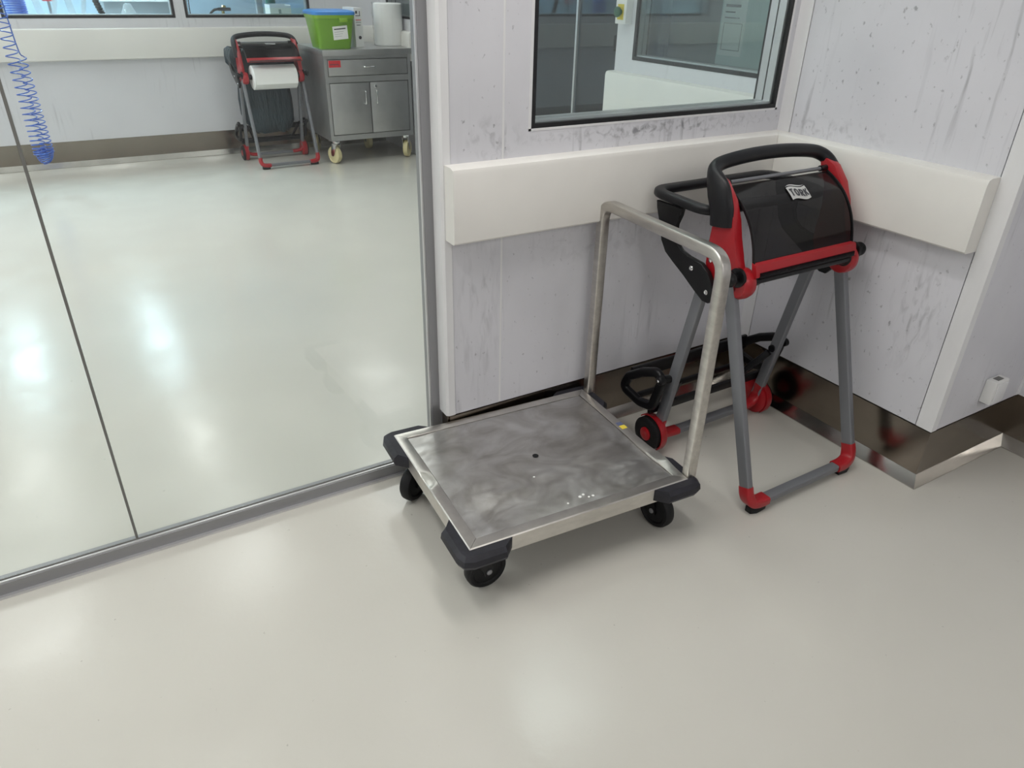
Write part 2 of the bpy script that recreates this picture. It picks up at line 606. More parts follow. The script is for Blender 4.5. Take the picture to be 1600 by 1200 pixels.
# left end trim of the back wall and the aluminium post beside the glass
t1 = struct('trim_1', prism(new(), [(0.945, 2.06), (0.945, 2.004), (0.953, 1.997), (0.978, 1.997), (0.978, 2.02), (0.965, 2.06)], 'z', 0.232, CEIL), M['trim'],
            'white painted upright trim at the left end of the back wall', 'trim')
struct('cover_strip', box(new(), 0.950, 0.955, 2.004, 2.05, 0, 0.232), M['steel_base'], '', parent=t1)
pst = struct('trim_2', box(new(), 0.914, 0.950, 2.058, 2.105, 0, CEIL, 0.002), M['alu'], 'grey aluminium post at the right end of the glass partition', 'trim')
struct('edge_bead', box(new(), 0.909, 0.914, 2.062, 2.070, 0.05, CEIL), M['alu_light'], '', parent=pst)

# glass partition
trk = struct('trim_3', box(new(), -3.0, 0.914, 2.062, 2.105, 0.0, 0.046, 0.002), M['alu'], 'grey aluminium floor track under the glass partition', 'trim')
struct('track_lip', box(new(), -3.0, 0.914, 2.050, 2.0625, 0.0, 0.008), M['alu_light'], '', parent=trk)
struct('track_bead', box(new(), -3.0, 0.914, 2.066, 2.074, 0.046, 0.051), M['alu_light'], '', parent=trk)
struct('track_seal', box(new(), -3.0, 0.914, 2.0745, 2.0785, 0.046, 0.054), M['silicone'], '', parent=trk)
edges = [-3.0, -2.122, -1.109, -0.096, 0.914]
for i in range(4):
    struct('window_%d' % (i + 4), box(new(), edges[i] + 0.004, edges[i + 1] - (0.004 if i < 3 else 0.0), 2.079, 2.089, 0.047, CEIL), M['glass'],
           ('tall clear glass partition panel left of the dark joint', 'tall clear glass partition panel beside the grey post')[i - 2] if i > 1
           else 'clear glass partition panel out of view to the left', 'glass panel')
struct('trim_4', box(new(), -0.0995, -0.0925, 2.0775, 2.0905, 0.047, CEIL), M['silicone'], 'dark upright joint between two glass partition panels', 'trim')

# baseboards: brushed steel with a sloped foot strip
def baseboard(name, p0, p1, nrm, m0, m1, label):
    o = struct(name, run([(-0.01, 0.228), (0.002, 0.228), (0.002, 0.05), (-0.01, 0.05)], p0, p1, nrm, m0, m1), M['steel_base'], label, 'baseboard')
    struct('foot_strip', run([(-0.01, 0.051), (0.003, 0.051), (0.022, 0.004), (0.022, 0.0005), (-0.01, 0.0005)], p0, p1, nrm, m0, m1), M['steel_strip'], '', parent=o)
    return o


baseboard('baseboard_back', (0.956, BY), (BX, BY), (0, -1), 0, -1, 'dark steel baseboard under the window wall behind the trolley')
baseboard('baseboard_right', (BX, BY), (BX, PY), (-1, 0), -1, 1, 'brown reflecting steel baseboard along the right wall behind the stand')
baseboard('baseboard_front', (BX, PY), (SX, PY), (0, -1), 1, -1, 'short steel baseboard on the pier under the white socket')
baseboard('baseboard_side', (SX, PY), (SX, -3.0), (-1, 0), -1, 0, 'steel baseboard at the extreme right edge')
baseboard('baseboard_far', (-3.0, FARY), (3.10, FARY), (0, -1), 0, -1, 'steel baseboard along the far wall behind the glass')

# wall bumpers: thick cream rails
def rail(p, z0, z1):
    return [(0, z1), (p - 0.020, z1), (p - 0.006, z1 - 0.005), (p, z1 - 0.018), (p, z0 + 0.006), (p - 0.006, z0), (0, z0)]


struct('trim_5', run(rail(0.065, 0.880, 1.112), (0.957, BY), (BX, BY), (0, -1), 0, -1), M['bumper'],
       'thick cream bumper rail under the window on the back wall', 'bumper rail', smooth=True)
struct('trim_6', run(rail(0.065, 0.880, 1.112), (BX, 1.999), (BX, 1.139), (-1, 0), -1, 0), M['bumper'],
       'thick cream bumper rail on the right wall behind the stand', 'bumper rail', smooth=True)
struct('trim_7', run(rail(0.065, 0.905, 1.157), (-3.0, FARY), (3.10, FARY), (0, -1), 0, -1), M['bumper'],
       'long cream bumper rail on the far wall behind the glass', 'bumper rail', smooth=True)
struct('trim_8', run(rail(0.065, 0.895, 1.150), (3.10, FARY), (3.10, 7.02), (-1, 0), -1, 0), M['bumper'],
       'short cream bumper rail beside the steel cabinet', 'bumper rail', smooth=True)
struct('trim_9', run(rail(0.07, 0.88, 1.135), (SX, 3.775), (SX, 2.10), (-1, 0), 0, 0), M['bumper'],
       'cream bumper rail seen through the window', 'bumper rail', smooth=True)


def window_unit(name, axis, p0, p1, u0, u1, z0, z1, label, panes, gas=0.014, spacer=True, depth_dir=1, glassm='glass_win'):
    """black gasket frame, bright spacer frames and panes; p0..p1 across the wall, panes at given positions"""
    def bb(bm, ua, ub, pa, pb, za, zb):
        if axis == 'y':
            box(bm, ua, ub, pa, pb, za, zb)
        else:
            box(bm, pa, pb, ua, ub, za, zb)

    def frame(bm, ua, ub, za, zb, w, pa, pb):
        bb(bm, ua, ub, pa, pb, za, za + w)
        bb(bm, ua, ub, pa, pb, zb - w, zb)
        bb(bm, ua, ua + w, pa, pb, za + w, zb - w)
        bb(bm, ub - w, ub, pa, pb, za + w, zb - w)
        return bm
    root = part(name, frame(new(), u0, u1, z0, z1, gas, p0, p1), M['gasket'], None, label, False)
    root['kind'] = 'structure'
    root['category'] = 'window'
    for k, q in enumerate(panes):
        bm = new()
        bb(bm, u0 + gas * 0.5, u1 - gas * 0.5, q, q + 0.006, z0 + gas * 0.5, z1 - gas * 0.5)
        part('pane', bm, M[glassm], root, None, False)
    if spacer:
        for k in range(len(panes) - 1):
            a, b_ = panes[k] + 0.006, panes[k + 1]
            d = (b_ - a)
            bm = frame(new(), u0 + gas, u1 - gas, z0 + gas, z1 - gas, 0.008, a + 0.004, a + d * 0.46)
            part('spacer_frame', bm, M['alu_light'], root, None, False)
            bm = frame(new(), u0 + gas, u1 - gas, z0 + gas, z1 - gas, 0.008, a + d * 0.54, b_ - 0.004)
            part('spacer_frame', bm, M['alu_light'], root, None, False)
    return root


window_unit('window_1', 'y', 1.999, 2.101, 1.2621, 2.3589, 1.1951, 2.2999, 'wall window with black gasket above the cream rail', (2.004, 2.089))
for a in ((1.252, 2.369, 1.188, 1.195), (1.252, 1.262, 1.188, 2.31), (2.359, 2.369, 1.188, 2.31)):
    struct('window_bead', box(new(), a[0], a[1], 1.9985, 2.012, a[2], a[3]), M['trim'], '', parent=wb)

# room behind the glass: far wall with two windows
struct('wall_far', wall_with_hole(new(), 'y', FARY, FARY + 0.1, -3.0, 7.1, 0, CEIL, [(-1.66, -0.305, 1.235, 2.35), (-0.215, 1.135, 1.235, 2.35), (1.222, 2.385, 1.235, 2.35)]),
       M['wall_far'], 'far wall with a row of windows behind the glass partition', 'wall')
window_unit('window_2', 'y', FARY - 0.002, FARY + 0.101, -0.2149, 1.1349, 1.2351, 2.3499, 'left far window with black gasket above the bumper rail', (FARY + 0.004, FARY + 0.088), 0.022)
window_unit('window_3', 'y', FARY - 0.002, FARY + 0.101, 1.2221, 2.3849, 1.2351, 2.3499, 'second far window with a tap behind, left of the cabinet', (FARY + 0.004, FARY + 0.088), 0.022)
window_unit('window_11', 'y', FARY - 0.002, FARY + 0.101, -1.6599, -0.3051, 1.2351, 2.3499, 'far window beyond the left edge of the view', (FARY + 0.004, FARY + 0.088), 0.022)
# its right-hand side: wall with window, then dark glass, then wall beside the cabinet
struct('wall_inner', wall_with_hole(new(), 'x', SX, SX + 0.09, 2.101, 3.78, 0, CEIL, [(2.56, 3.62, 1.205, 2.30)]), M['wall_far'],
       'pale wall with a window, seen through the near window', 'wall')
window_unit('window_8', 'x', SX - 0.002, SX + 0.091, 2.5601, 3.6199, 1.2051, 2.2999, 'inner window seen through the near window', (SX + 0.004, SX + 0.078), 0.02)
struct('window_9', box(new(), 3.05, 3.06, 3.78, 6.9, 0, CEIL), M['glass_dark'], 'dark glass partition seen through the near window', 'glass panel')
struct('trim_10', box(new(), 3.035, 3.075, 4.285, 4.305, 0, CEIL), M['alu_light'], 'slim light bar standing in for a reflection in the dark glass partition', 'trim')  # upright reflection in the glass, built as a bar
struct('wall_cabinet', wall_with_hole(new(), 'x', 3.10, 3.2, 6.9, FARY, 0, CEIL, [(7.02, 7.72, 1.25, 2.35)]), M['wall_far'], 'narrow wall right of the steel cabinet', 'wall')
window_unit('window_10', 'x', 3.098, 3.201, 7.0201, 7.7199, 1.2501, 2.3499, 'small dark window above the paper roll', (3.104, 3.19), 0.02)
# unlit room beyond the dark glass
struct('wall_dim', box(new(), 7.1, 7.2, 1.0, 12.5, 0, CEIL), M['dim_wall'], 'dim wall beyond the dark glass', 'wall')
struct('wall_dim_front', box(new(), SX + 0.1, 7.1, 2.0, 2.1, 0, CEIL), M['dim_wall'], 'dim side wall beyond the inner window', 'wall')

# laboratory beyond the far windows
struct('wall_laboratory', box(new(), -3.0, 7.1, 12.4, 12.5, 0, CEIL), M['lab_wall'], 'light blue laboratory wall beyond the far windows', 'wall')
struct('wall_laboratory_screen', box(new(), 1.28, 2.60, 9.5, 9.56, 0, CEIL), M['lab_wall'], 'light blue panel behind the tap in the second far window', 'wall')

# ------------------------------------------------------------------ ceiling lamps
def lamp(x, y, m, label, group, watts=0, colour=(1, 1, 1), spread=180, w=0.26, l=1.2):
    """recessed lamp: the diffuser glows, the added beam is narrowed to weaken floor reflections"""
    t = thing('ceiling_lamp', label, 'lamp', (x, y, CEIL), 0, group)
    part('housing', box(new(), -w / 2 - 0.02, w / 2 + 0.02, -l / 2 - 0.02, l / 2 + 0.02, -0.03, 0.0), M['white'], t, None, False)
    part('diffuser', box(new(), -w / 2, w / 2, -l / 2, l / 2, -0.042, -0.0305), M[m], t, None, False)
    if watts:
        ld = bpy.data.lights.new('lamp_beam', 'AREA')
        ld.shape = 'RECTANGLE'
        ld.size, ld.size_y = w, l
        ld.energy = watts
        ld.color = colour
        ld.spread = radians(spread)
        o = bpy.data.objects.new('lamp_beam', ld)
        C.objects.link(o)
        o.parent = t
        o.location = (0, 0, -0.044)
    return t


cols = {-2.4: 'left', -1.4: 'left', -1.0: 'second', -0.1: 'middle', 0.5: 'third', 1.2: 'right', 2.0: 'right'}
for x in (-1.4, -0.1, 1.2):
    lamp(x + 0.7, -2.0, 'lamp_near', 'added fill lamp behind the viewer, %s of the three' % cols[x], 'ceiling lamps of the near room', NEAR_W * 1.1, (1.0, 0.98, 0.955), 175)  # unseen fill lamps, added to brighten the walls that face the camera
    lamp(x, 1.45, 'lamp_near', 'long white ceiling lamp over the near room, %s of the three' % cols[x], 'ceiling lamps of the near room', NEAR_W * 0.92, (1.0, 0.98, 0.955), 160)
for y, row, xs in ((2.75, 'nearest the near room', ((-2.4, 3.0), (2.0, 0.4))),
                   (5.25, 'in the middle of the room', ((-2.4, 1.4), (-1.0, 0.5), (0.5, 0.5), (2.0, 0.9))),
                   (7.2, 'along the far wall', ((-2.4, 1.0), (-1.0, 0.35), (0.5, 0.35), (2.6, 0.3)))):
    for k, (x, f) in enumerate(xs):
        lamp(x, y, 'lamp_far', 'white ceiling lamp behind the glass, %s column, row %s' % (('left', 'second', 'third', 'right')[k if len(xs) > 2 else 3 * k], row),
             'ceiling lamps behind the glass', FAR_W * f, (0.985, 1.0, 0.995), 175 if y > 6 or x < -2 else 122 if y > 3 else 106, 0.3 if y > 6 and x < 2 else 0.6)
for x, side in ((-1.03, 'left'), (0.47, 'right')):
    for y, row in ((9.0, 'near the windows'), (10.3, 'towards the back')):
        lamp(x, y, 'lamp_lab', 'long bluish ceiling lamp in the laboratory, %s row, %s' % (side, row), 'ceiling lamps of the laboratory', 62.0, (0.72, 0.88, 1.0), 120)

# ------------------------------------------------------------------ platform trolley
def make_trolley():
    t = thing('platform_trolley', 'low stainless steel platform trolley with hoop handle and dark corner buffers', 'trolley', (1.108, 1.663, 0), radians(-3.6))
    X, Y, ZT, ZB = 0.385, 0.322, 0.212, 0.158
    rim = 0.036

    def dent(x, y):
        g = lambda cx, cy, sx, sy, a: a * math.exp(-((x - cx) / sx) ** 2 - ((y - cy) / sy) ** 2)
        return (0.0035 * (1 - (x / X) ** 2) * (1 - (y / Y) ** 2) + g(-0.27, -0.19, 0.09, 0.07, -0.011) + g(0.33, -0.13, 0.045, 0.10, -0.007)
                + g(-0.30, 0.26, 0.06, 0.05, -0.003) + g(0.05, -0.1, 0.2, 0.12, -0.002))
    # plate
    bm = new()
    nx, ny = 46, 38
    px, py = X - rim - 0.0016, Y - rim - 0.0016
    vs = [[bm.verts.new((-px + 2 * px * i / nx, -py + 2 * py * j / ny, ZT - 0.003 + dent(-px + 2 * px * i / nx, -py + 2 * py * j / ny))) for j in range(ny + 1)] for i in range(nx + 1)]
    for i in range(nx):
        for j in range(ny):
            bm.faces.new((vs[i][j], vs[i + 1][j], vs[i + 1][j + 1], vs[i][j + 1]))
    r = bmesh.ops.extrude_face_region(bm, geom=bm.faces[:])
    bmesh.ops.translate(bm, vec=(0, 0, -0.012), verts=[v for v in r['geom'] if isinstance(v, bmesh.types.BMVert)])
    plate = part('deck_plate', bm, M['deck'], t, 'worn steel plate with dents and a small centre hole')
    bm = new()
    lathe(bm, [(0.0105, 0.0), (0.0105, 0.0006), (0.008, 0.0006), (0.007, -0.001)], 'z', (0.0, 0.0, ZT + 0.0003), 20)
    part('centre_plug', bm, M['rubber'], plate)
    # mitred rim, each side a channel with its own skirt
    def rim_side(a, b, inn, dents):
        a, b, inn = Vector((*a, 0)), Vector((*b, 0)), Vector((*inn, 0))
        d = (b - a).normalized()
        L = (b - a).length
        n = 30
        bm = new()
        rows = []
        for k in range(n + 1):
            s = k / n
            g = sum(amt * math.exp(-((s * L - c) / w) ** 2) for c, w, amt in dents)
            sec = [(rim, ZT - 0.010), (rim, ZT - 0.001), (rim - 0.002, ZT + g * 0.3), (0.003 - g * 0.6, ZT + g), (0.0 - g * 0.4, ZT - 0.003 + g), (0.0, ZB), (0.003, ZB), (0.003, ZT - 0.010)]
            row = []
            for o, z in sec:
                q = a + d * (L * s) + inn * o
                lim = o * (1 - 2 * s)                      # mitre
                q = a + inn * o + d * (o + (L - 2 * o) * s)
                row.append(bm.verts.new((q.x, q.y, z)))
            rows.append(row)
        m_ = len(rows[0])
        for k in range(n):
            for j in range(m_):
                bm.faces.new((rows[k][j], rows[k][(j + 1) % m_], rows[k + 1][(j + 1) % m_], rows[k + 1][j]))
        bm.faces.new(rows[0]); bm.faces.new(list(reversed(rows[-1])))
        return bm
    e = 0.0006
    part('rim_strip', rim_side((-X + e, -Y), (X - e, -Y), (0, 1), [(0.45, 0.03, -0.002), (0.55, 0.05, -0.0015)]), M['steel_tube'], t)
    part('rim_strip', rim_side((X, -Y + e), (X, Y - e), (-1, 0), [(0.13, 0.05, 0.006)]), M['steel_tube'], t)
    part('rim_strip', rim_side((X - e, Y), (-X + e, Y), (0, -1), []), M['steel_tube'], t)
    part('rim_strip', rim_side((-X, Y - e), (-X, -Y + e), (1, 0), [(0.30, 0.05, -0.005), (0.36, 0.03, 0.004)]), M['steel_tube'], t)
    # hoop handle of square tube
    hz = 0.945
    path = fillet([(0, -0.302, 0.165), (0, -0.302, hz), (0, 0.302, hz), (0, 0.302, 0.165)], 0.062, 9)
    bm = sweep(new(), path, rrect(0.034, 0.034, 0.005, 3), (1, 0, 0))
    part('handle', bm, M['steel_scuffed'], t, 'square tube hoop handle', loc=(X + 0.0178, 0.0, 0))
    # corner buffers
    def buffer(sx, sy):
        L1, L2, d = 0.135, 0.15, 0.041
        poly = [(0.001, L2), (-d, L2 - 0.035), (-d, 0.0), (-d * 0.72, -d * 0.72), (0.0, -d), (L1 - 0.035, -d), (L1, 0.001), (0.001, 0.001)]
        bm = new()
        lo, mid, hi = ZB + 0.010, ZB + 0.022, ZT - 0.003
        def P(u, v, z):
            return (sx * (X + 0.0005) - sx * u if True else 0, sy * (Y + 0.0005) - sy * v, z)
        rings = []
        for z, k in ((lo, 0.86), (mid, 1.0), (hi - 0.012, 0.93), (hi, 0.62)):
            ring = []
            for (u, v) in poly:
                uu = u * k if u < 0 else u
                vv = v * k if v < 0 else v
                ring.append(bm.verts.new(P(uu, vv, z)))
            rings.append(ring)
        n = len(poly)
        bm.faces.new(rings[0]); bm.faces.new(rings[-1])
        for a in range(3):
            for j in range(n):
                bm.faces.new((rings[a][j], rings[a][(j + 1) % n], rings[a + 1][(j + 1) % n], rings[a + 1][j]))
        return bm
    for sx in (-1, 1):
        for sy in (-1, 1):
            part('corner_buffer', buffer(sx, sy), M['buffer'], t, angle=25)
    # swivel castors
    def castor(x, y, ang):
        off = 0.028
        ca, sa = cos(ang), sin(ang)
        bm = new()
        lathe(bm, [(0.036, 0.0), (0.036, 0.006), (0.030, 0.008), (0.026, 0.018), (0.030, 0.020), (0.030, 0.0215)], 'z', (0, 0, ZB - 0.0215), 20)
        box(bm, -0.042, 0.042, -0.034, 0.034, ZB + 0.0, ZB + 0.004)
        f = part('castor', bm, M['alu'], t, None, True, (x, y, 0), (0, 0, ang))
        for s in (-1, 1):
            bm = prism(new(), [(-0.028, 0.138), (0.024, 0.138), (off + 0.014, 0.075), (off + 0.012, 0.053), (off - 0.012, 0.053), (off - 0.018, 0.070)], 'y', s * 0.0225, s * 0.0255)
            part('fork_cheek', bm, M['black'], f, None, False)
        bm = new()
        lathe(bm, [(0.014, -0.0155), (0.018, -0.018), (0.046, -0.014), (0.050, -0.0185), (0.060, -0.0185), (0.0655, -0.012), (0.0665, 0), (0.0655, 0.012), (0.060, 0.0185), (0.050, 0.0185), (0.046, 0.014), (0.018, 0.018), (0.014, 0.0155)],
              'y', (off, 0, 0.0665), 32)
        part('wheel', bm, M['rubber'], f)
        bm = new()
        lathe(bm, [(0.006, -0.030), (0.009, -0.0285), (0.009, -0.0246)], 'y', (off, 0, 0.0665), 12)
        part('axle_nut', bm, M['alu'], f)
    castor(-0.337, -0.264, radians(4))
    castor(0.322, -0.232, radians(-80))
    castor(-0.330, 0.240, radians(-146))
    castor(0.31, 0.235, radians(20))
    # printed tags on the rim
    bm = new(); box(bm, X - 0.026, X - 0.004, 0.012, 0.034, ZT, ZT + 0.0008)
    part('sticker', bm, M['yellow'], t, 'yellow sticker', False)
    bm = new(); box(bm, X - 0.026, X - 0.004, 0.034, 0.056, ZT, ZT + 0.0008)
    part('sticker', bm, M['blue_sticker'], t, 'dark blue sticker', False)
    # specks of paint
    bm = new()
    for (x, y, r) in ((0.02, -0.250, 0.006), (0.035, -0.245, 0.005), (-0.03, -0.262, 0.004), (0.06, -0.262, 0.005), (-0.06, -0.10, 0.004), (0.045, -0.262, 0.004)):
        z = ZT - 0.003 + dent(x, y)
        lathe(bm, [(r, -0.001), (r * 0.8, 0.0007)], 'z', (x, y, z), 8)
    k = part('paint_speck', bm, M['paper'], t)
    k['kind'] = 'stuff'
    return t


make_trolley()

# ------------------------------------------------------------------ wiper floor stand
def make_stand(label, loc, rotz):
    t = thing('wiper_stand', label, 'floor stand', loc, rotz, None)
    XL = 0.273
    LEG = rrect(0.025, 0.043, 0.005, 3)
    yf = lambda z: -0.236 + 0.335 * z
    yr = lambda z: 0.262 - 0.185 * z
    hub = (-0.020, 0.780)
    for s in (-1, 1):
        # front leg with elbow
        bm = sweep(new(), [(s * XL, yf(0.085), 0.085), (s * XL, yf(0.755), 0.755)], LEG, (1, 0, 0))
        part('front_leg', bm, M['leg'], t)
        ye = yf(0.03)
        pth = smooth_path([(s * XL, yf(0.10), 0.10), (s * XL, yf(0.070), 0.070), (s * (XL - 0.012), yf(0.043), 0.045), (s * (XL - 0.045), ye, 0.0345), (s * (XL - 0.085), ye, 0.034)], 5)
        bm = new()
        sec = rrect(0.030, 0.048, 0.008, 3)
        P = [Vector(p) for p in pth]
        rings = []
        for i, p in enumerate(P):                       # widths turn from leg to bar along the bend
            a = P[max(0, i - 1)]; b = P[min(len(P) - 1, i + 1)]
            tg = (b - a).normalized()
            yv = Vector((0, 1, 0)); yv = (yv - tg * yv.dot(tg)).normalized()
            nv = tg.cross(yv)
            bulge = 1 + 0.14 * sin(pi * i / (len(P) - 1))
            rings.append([bm.verts.new(p + nv * u * bulge + yv * v) for u, v in sec])
        for i in range(len(rings) - 1):
            for j in range(len(sec)):
                bm.faces.new((rings[i][j], rings[i][(j + 1) % len(sec)], rings[i + 1][(j + 1) % len(sec)], rings[i + 1][j]))
        bm.faces.new(rings[0]); bm.faces.new(rings[-1])
        el = part('foot_elbow', bm, M['red'], t)
        bm = new()
        prism(bm, [(s * (XL - 0.075), ye - 0.018), (s * (XL - 0.030), ye - 0.021), (s * (XL - 0.006), ye - 0.012), (s * (XL - 0.006), ye + 0.012), (s * (XL - 0.030), ye + 0.021), (s * (XL - 0.075), ye + 0.018)], 'z', 0.0005, 0.026, 0.004)
        part('foot_pad', bm, M['rubber'], el)
        # rear leg
        bm = sweep(new(), [(s * XL, yr(0.085), 0.085), (s * XL, yr(0.735), 0.735)], LEG, (1, 0, 0))
        part('rear_leg', bm, M['leg'], t)
        # rear elbow with fender, wheel outside
        wy, wz, wr_ = 0.262, 0.0675, 0.0675
        bm = new()
        pth = smooth_path([(s * XL, yr(0.14), 0.14), (s * XL, yr(0.09), 0.09), (s * (XL - 0.02), yr(0.055) - 0.004, 0.058), (s * (XL - 0.06), yr(0.045) - 0.004, 0.048), (s * (XL - 0.105), yr(0.045) - 0.004, 0.046)], 5)
        sweep(bm, pth, rrect(0.046, 0.028, 0.010, 3), (0, 1, 0))
        el = part('wheel_elbow', bm, M['red'], t)
        bm = new()
        lathe(bm, [(0.030, s * -0.012), (0.054, s * -0.012), (0.070, s * -0.006), (0.070, s * 0.008), (0.02, s * 0.009)], 'x', (s * (XL + 0.004), wy, wz), 28)
        n0, n1 = 18, 0
        pts = []
        for i in range(19):                              # arched lip over tyre, front to top to back
            a = radians(-52 + 190 * i / 18)
            pts.append((s * (XL + 0.018), wy - 0.0735 * cos(a), wz + 0.0735 * sin(a)))
        sweep(bm, pts, [(-0.014, -0.0022), (0.012, -0.0022), (0.016, 0), (0.012, 0.0022), (-0.014, 0.0022)], (1, 0, 0))
        part('fender', bm, M['red'], el)
        bm = new()
        c = (s * (XL + 0.036), wy, wz)
        lathe(bm, [(0.028, s * 0.009), (0.030, s * 0.014), (0.044, s * 0.015), (0.058, s * 0.015), (wr_, s * 0.009), (wr_, s * -0.012), (0.058, s * -0.017), (0.030, s * -0.017), (0.028, s * -0.016)], 'x', c, 36)
        wl = part('wheel', bm, M['rubber'], t)
        bm = new()
        lathe(bm, [(0.0275, s * 0.004), (0.0275, s * 0.016), (0.022, s * 0.0185), (0.010, s * 0.0195), (0.004, s * 0.0175)], 'x', c, 24)
        part('hub_cap', bm, M['red'], wl)
        # black side bracket that carries the ring
        poly = [(0.372, 0.952), (0.366, 0.925), (0.342, 0.886), (0.328, 0.826), (0.300, 0.790), (0.258, 0.768), (0.200, 0.738), (0.142, 0.704), (0.100, 0.680), (0.074, 0.680),
                (0.052, 0.705), (0.066, 0.745), (0.095, 0.782), (0.128, 0.802), (0.190, 0.806), (0.230, 0.812), (0.256, 0.832), (0.270, 0.865), (0.270, 0.895), (0.250, 0.928), (0.246, 0.952)]
        xa = s * (XL + 0.0135)
        bm = prism(new(), poly, 'x', xa, xa + s * 0.018, 0.004)
        br = part('ring_bracket', bm, M['black'], t)
        for (by, bz) in ((0.085, 0.716), (0.165, 0.774)):
            bm = lathe(new(), [(0.0085, 0), (0.0085, s * 0.003), (0.006, s * 0.0055), (0.003, s * 0.0045)], 'x', (xa + s * 0.0182, by, bz), 14)
            part('bolt_head', bm, M['chrome'], br)
        # red side arm: curved plate from the roll axle up to the grip
        arm = [(-0.020, 0.745), (0.060, 0.735), (0.112, 0.760), (0.130, 0.800), (0.132, 0.860), (0.118, 0.930), (0.128, 1.000), (0.165, 1.062), (0.182, 1.088), (0.160, 1.090),
               (0.110, 1.068), (0.066, 1.020), (0.042, 0.965), (0.026, 0.910), (0.005, 0.855), (-0.012, 0.820)]
        bm = prism(new(), arm, 'x', s * (XL - 0.024), s * (XL + 0.010), 0.006)
        sa_ = part('side_arm', bm, M['red'], t)
        bm = new()
        lathe(bm, [(0.007, 0), (0.007, s * 0.003), (0.003, s * 0.0045)], 'x', (s * (XL + 0.0102), 0.108, 0.815), 12)
        part('bolt_head', bm, M['chrome'], sa_)
        # axle hub: red cup, black toothed collar and knob
        hx = s * (XL - 0.004)
        bm = new()
        lathe(bm, [(0.018, s * -0.040), (0.040, s * -0.040), (0.049, s * -0.034), (0.0525, s * -0.018), (0.0505, s * 0.0), (0.043, s * 0.012), (0.03, s * 0.014)], 'x', (hx, -0.004, hub[1] - 0.010), 30)
        hb = part('axle_cup', bm, M['red'], t)
        bm = new()
        lathe(bm, [(0.020, s * 0.006), (0.031, s * 0.008), (0.031, s * 0.020), (0.014, s * 0.022), (0.014, s * 0.034), (0.020, s * 0.036), (0.0245, s * 0.044), (0.0245, s * 0.054), (0.020, s * 0.062), (0.010, s * 0.064)], 'x', (hx, hub[0] + 0.006, hub[1] + 0.016), 22)
        part('clamp_knob', bm, M['black'], hb)
        bm = new()
        lathe(bm, [(0.016, s * -0.075), (0.020, s * -0.073), (0.024, s * -0.045), (0.030, s * -0.040), (0.030, s * -0.030)], 'x', (hx, hub[0], hub[1]), 22)
        part('roll_holder', bm, M['black'], hb)
    # crossbars
    ye = yf(0.03)
    part('front_bar', sweep(new(), [(-XL + 0.07, ye, 0.034), (XL - 0.07, ye, 0.034)], rrect(0.036, 0.025, 0.005, 3), (0, 1, 0)), M['leg'], t)
    yb = yr(0.045) - 0.004
    part('rear_bar', sweep(new(), [(-XL + 0.09, yb, 0.046), (XL - 0.09, yb, 0.046)], rrect(0.036, 0.025, 0.005, 3), (0, 1, 0)), M['leg'], t)
    # grip: broad at the arms, slim over the arch
    L_ = [(-0.280, 0.088, 0.935), (-0.283, 0.096, 0.985), (-0.282, 0.120, 1.035), (-0.273, 0.155, 1.075), (-0.250, 0.178, 1.095), (-0.205, 0.188, 1.106), (-0.10, 0.190, 1.116), (0, 0.190, 1.119)]
    R_ = [(-x, y, z) for x, y, z in reversed(L_[2:-1])]
    pth = smooth_path(L_ + R_, 5)
    n = len(pth)
    full = n + 10
    sc = []
    for i in range(n):
        k = abs(i / (full - 1) - 0.5) * 2
        w = max(0.0, min(1.0, (k - 0.50) / 0.22))
        w = w * w * (3 - 2 * w) * (1.0 if pth[i].x < 0 else 0.0)
        sc.append((1.0 - 0.05 * w, 1.0 + 1.05 * w))
    grip = new()
    P = pth
    rings = []
    for i, p in enumerate(P):
        a = P[max(0, i - 1)]; b = P[min(n - 1, i + 1)]
        tg = (b - a).normalized()
        yv = Vector((0, 0.80, -0.60)) if 0.15 < i / (full - 1) < 0.85 else Vector((0, 0.9, -0.44))
        yv = (yv - tg * yv.dot(tg)).normalized()
        nv = tg.cross(yv)
        rings.append([grip.verts.new(p + nv * (u * sc[i][0]) + yv * (v * sc[i][1])) for u, v in circle(0.0225, 16)])
    for i in range(n - 1):
        for j in range(16):
            grip.faces.new((rings[i][j], rings[i][(j + 1) % 16], rings[i + 1][(j + 1) % 16], rings[i + 1][j]))
    grip.faces.new(rings[0]); grip.faces.new(rings[-1])
    part('grip_handle', grip, M['grip'], t, 'black arched grip handle')
    # bag ring
    ring = fillet([(-0.290, 0.410, 0.974), (0.290, 0.410, 0.974), (0.282, 0.150, 0.964), (-0.282, 0.150, 0.964)], 0.062, 7, closed=True)
    part('bag_ring', sweep(new(), ring, rrect(0.030, 0.040, 0.012, 4), (0, 0, 1), closed=True), M['grip'], t, 'black rounded bag ring')
    # folding tray frame at the bottom
    D = [(0.424, 0.200), (0.392, 0.262), (0.320, 0.312), (0.246, 0.346), (0.214, 0.326), (0.250, 0.196), (0.320, 0.182)]
    for s in (-1, 1):
        xd = 0.318
        loop = fillet([(s * xd, y, z) for y, z in D], 0.03, 4, closed=True)
        d = part('tray_side', sweep(new(), loop, rrect(0.024, 0.036, 0.008, 3), (1, 0, 0), closed=True), M['black'], t)
        bm = sweep(new(), [(s * (XL - 0.020), 0.206, 0.322), (s * (xd - 0.006), 0.214, 0.330)], rrect(0.028, 0.026, 0.010, 3), (0, 0, 1))
        part('tray_clip', bm, M['black'], d)
        bm = lathe(new(), [(0.016, 0), (0.017, s * 0.004), (0.017, s * 0.020), (0.012, s * 0.024)], 'x', (s * (xd + 0.002), 0.208, 0.332), 16)
        part('clip_knob', bm, M['black'], d)
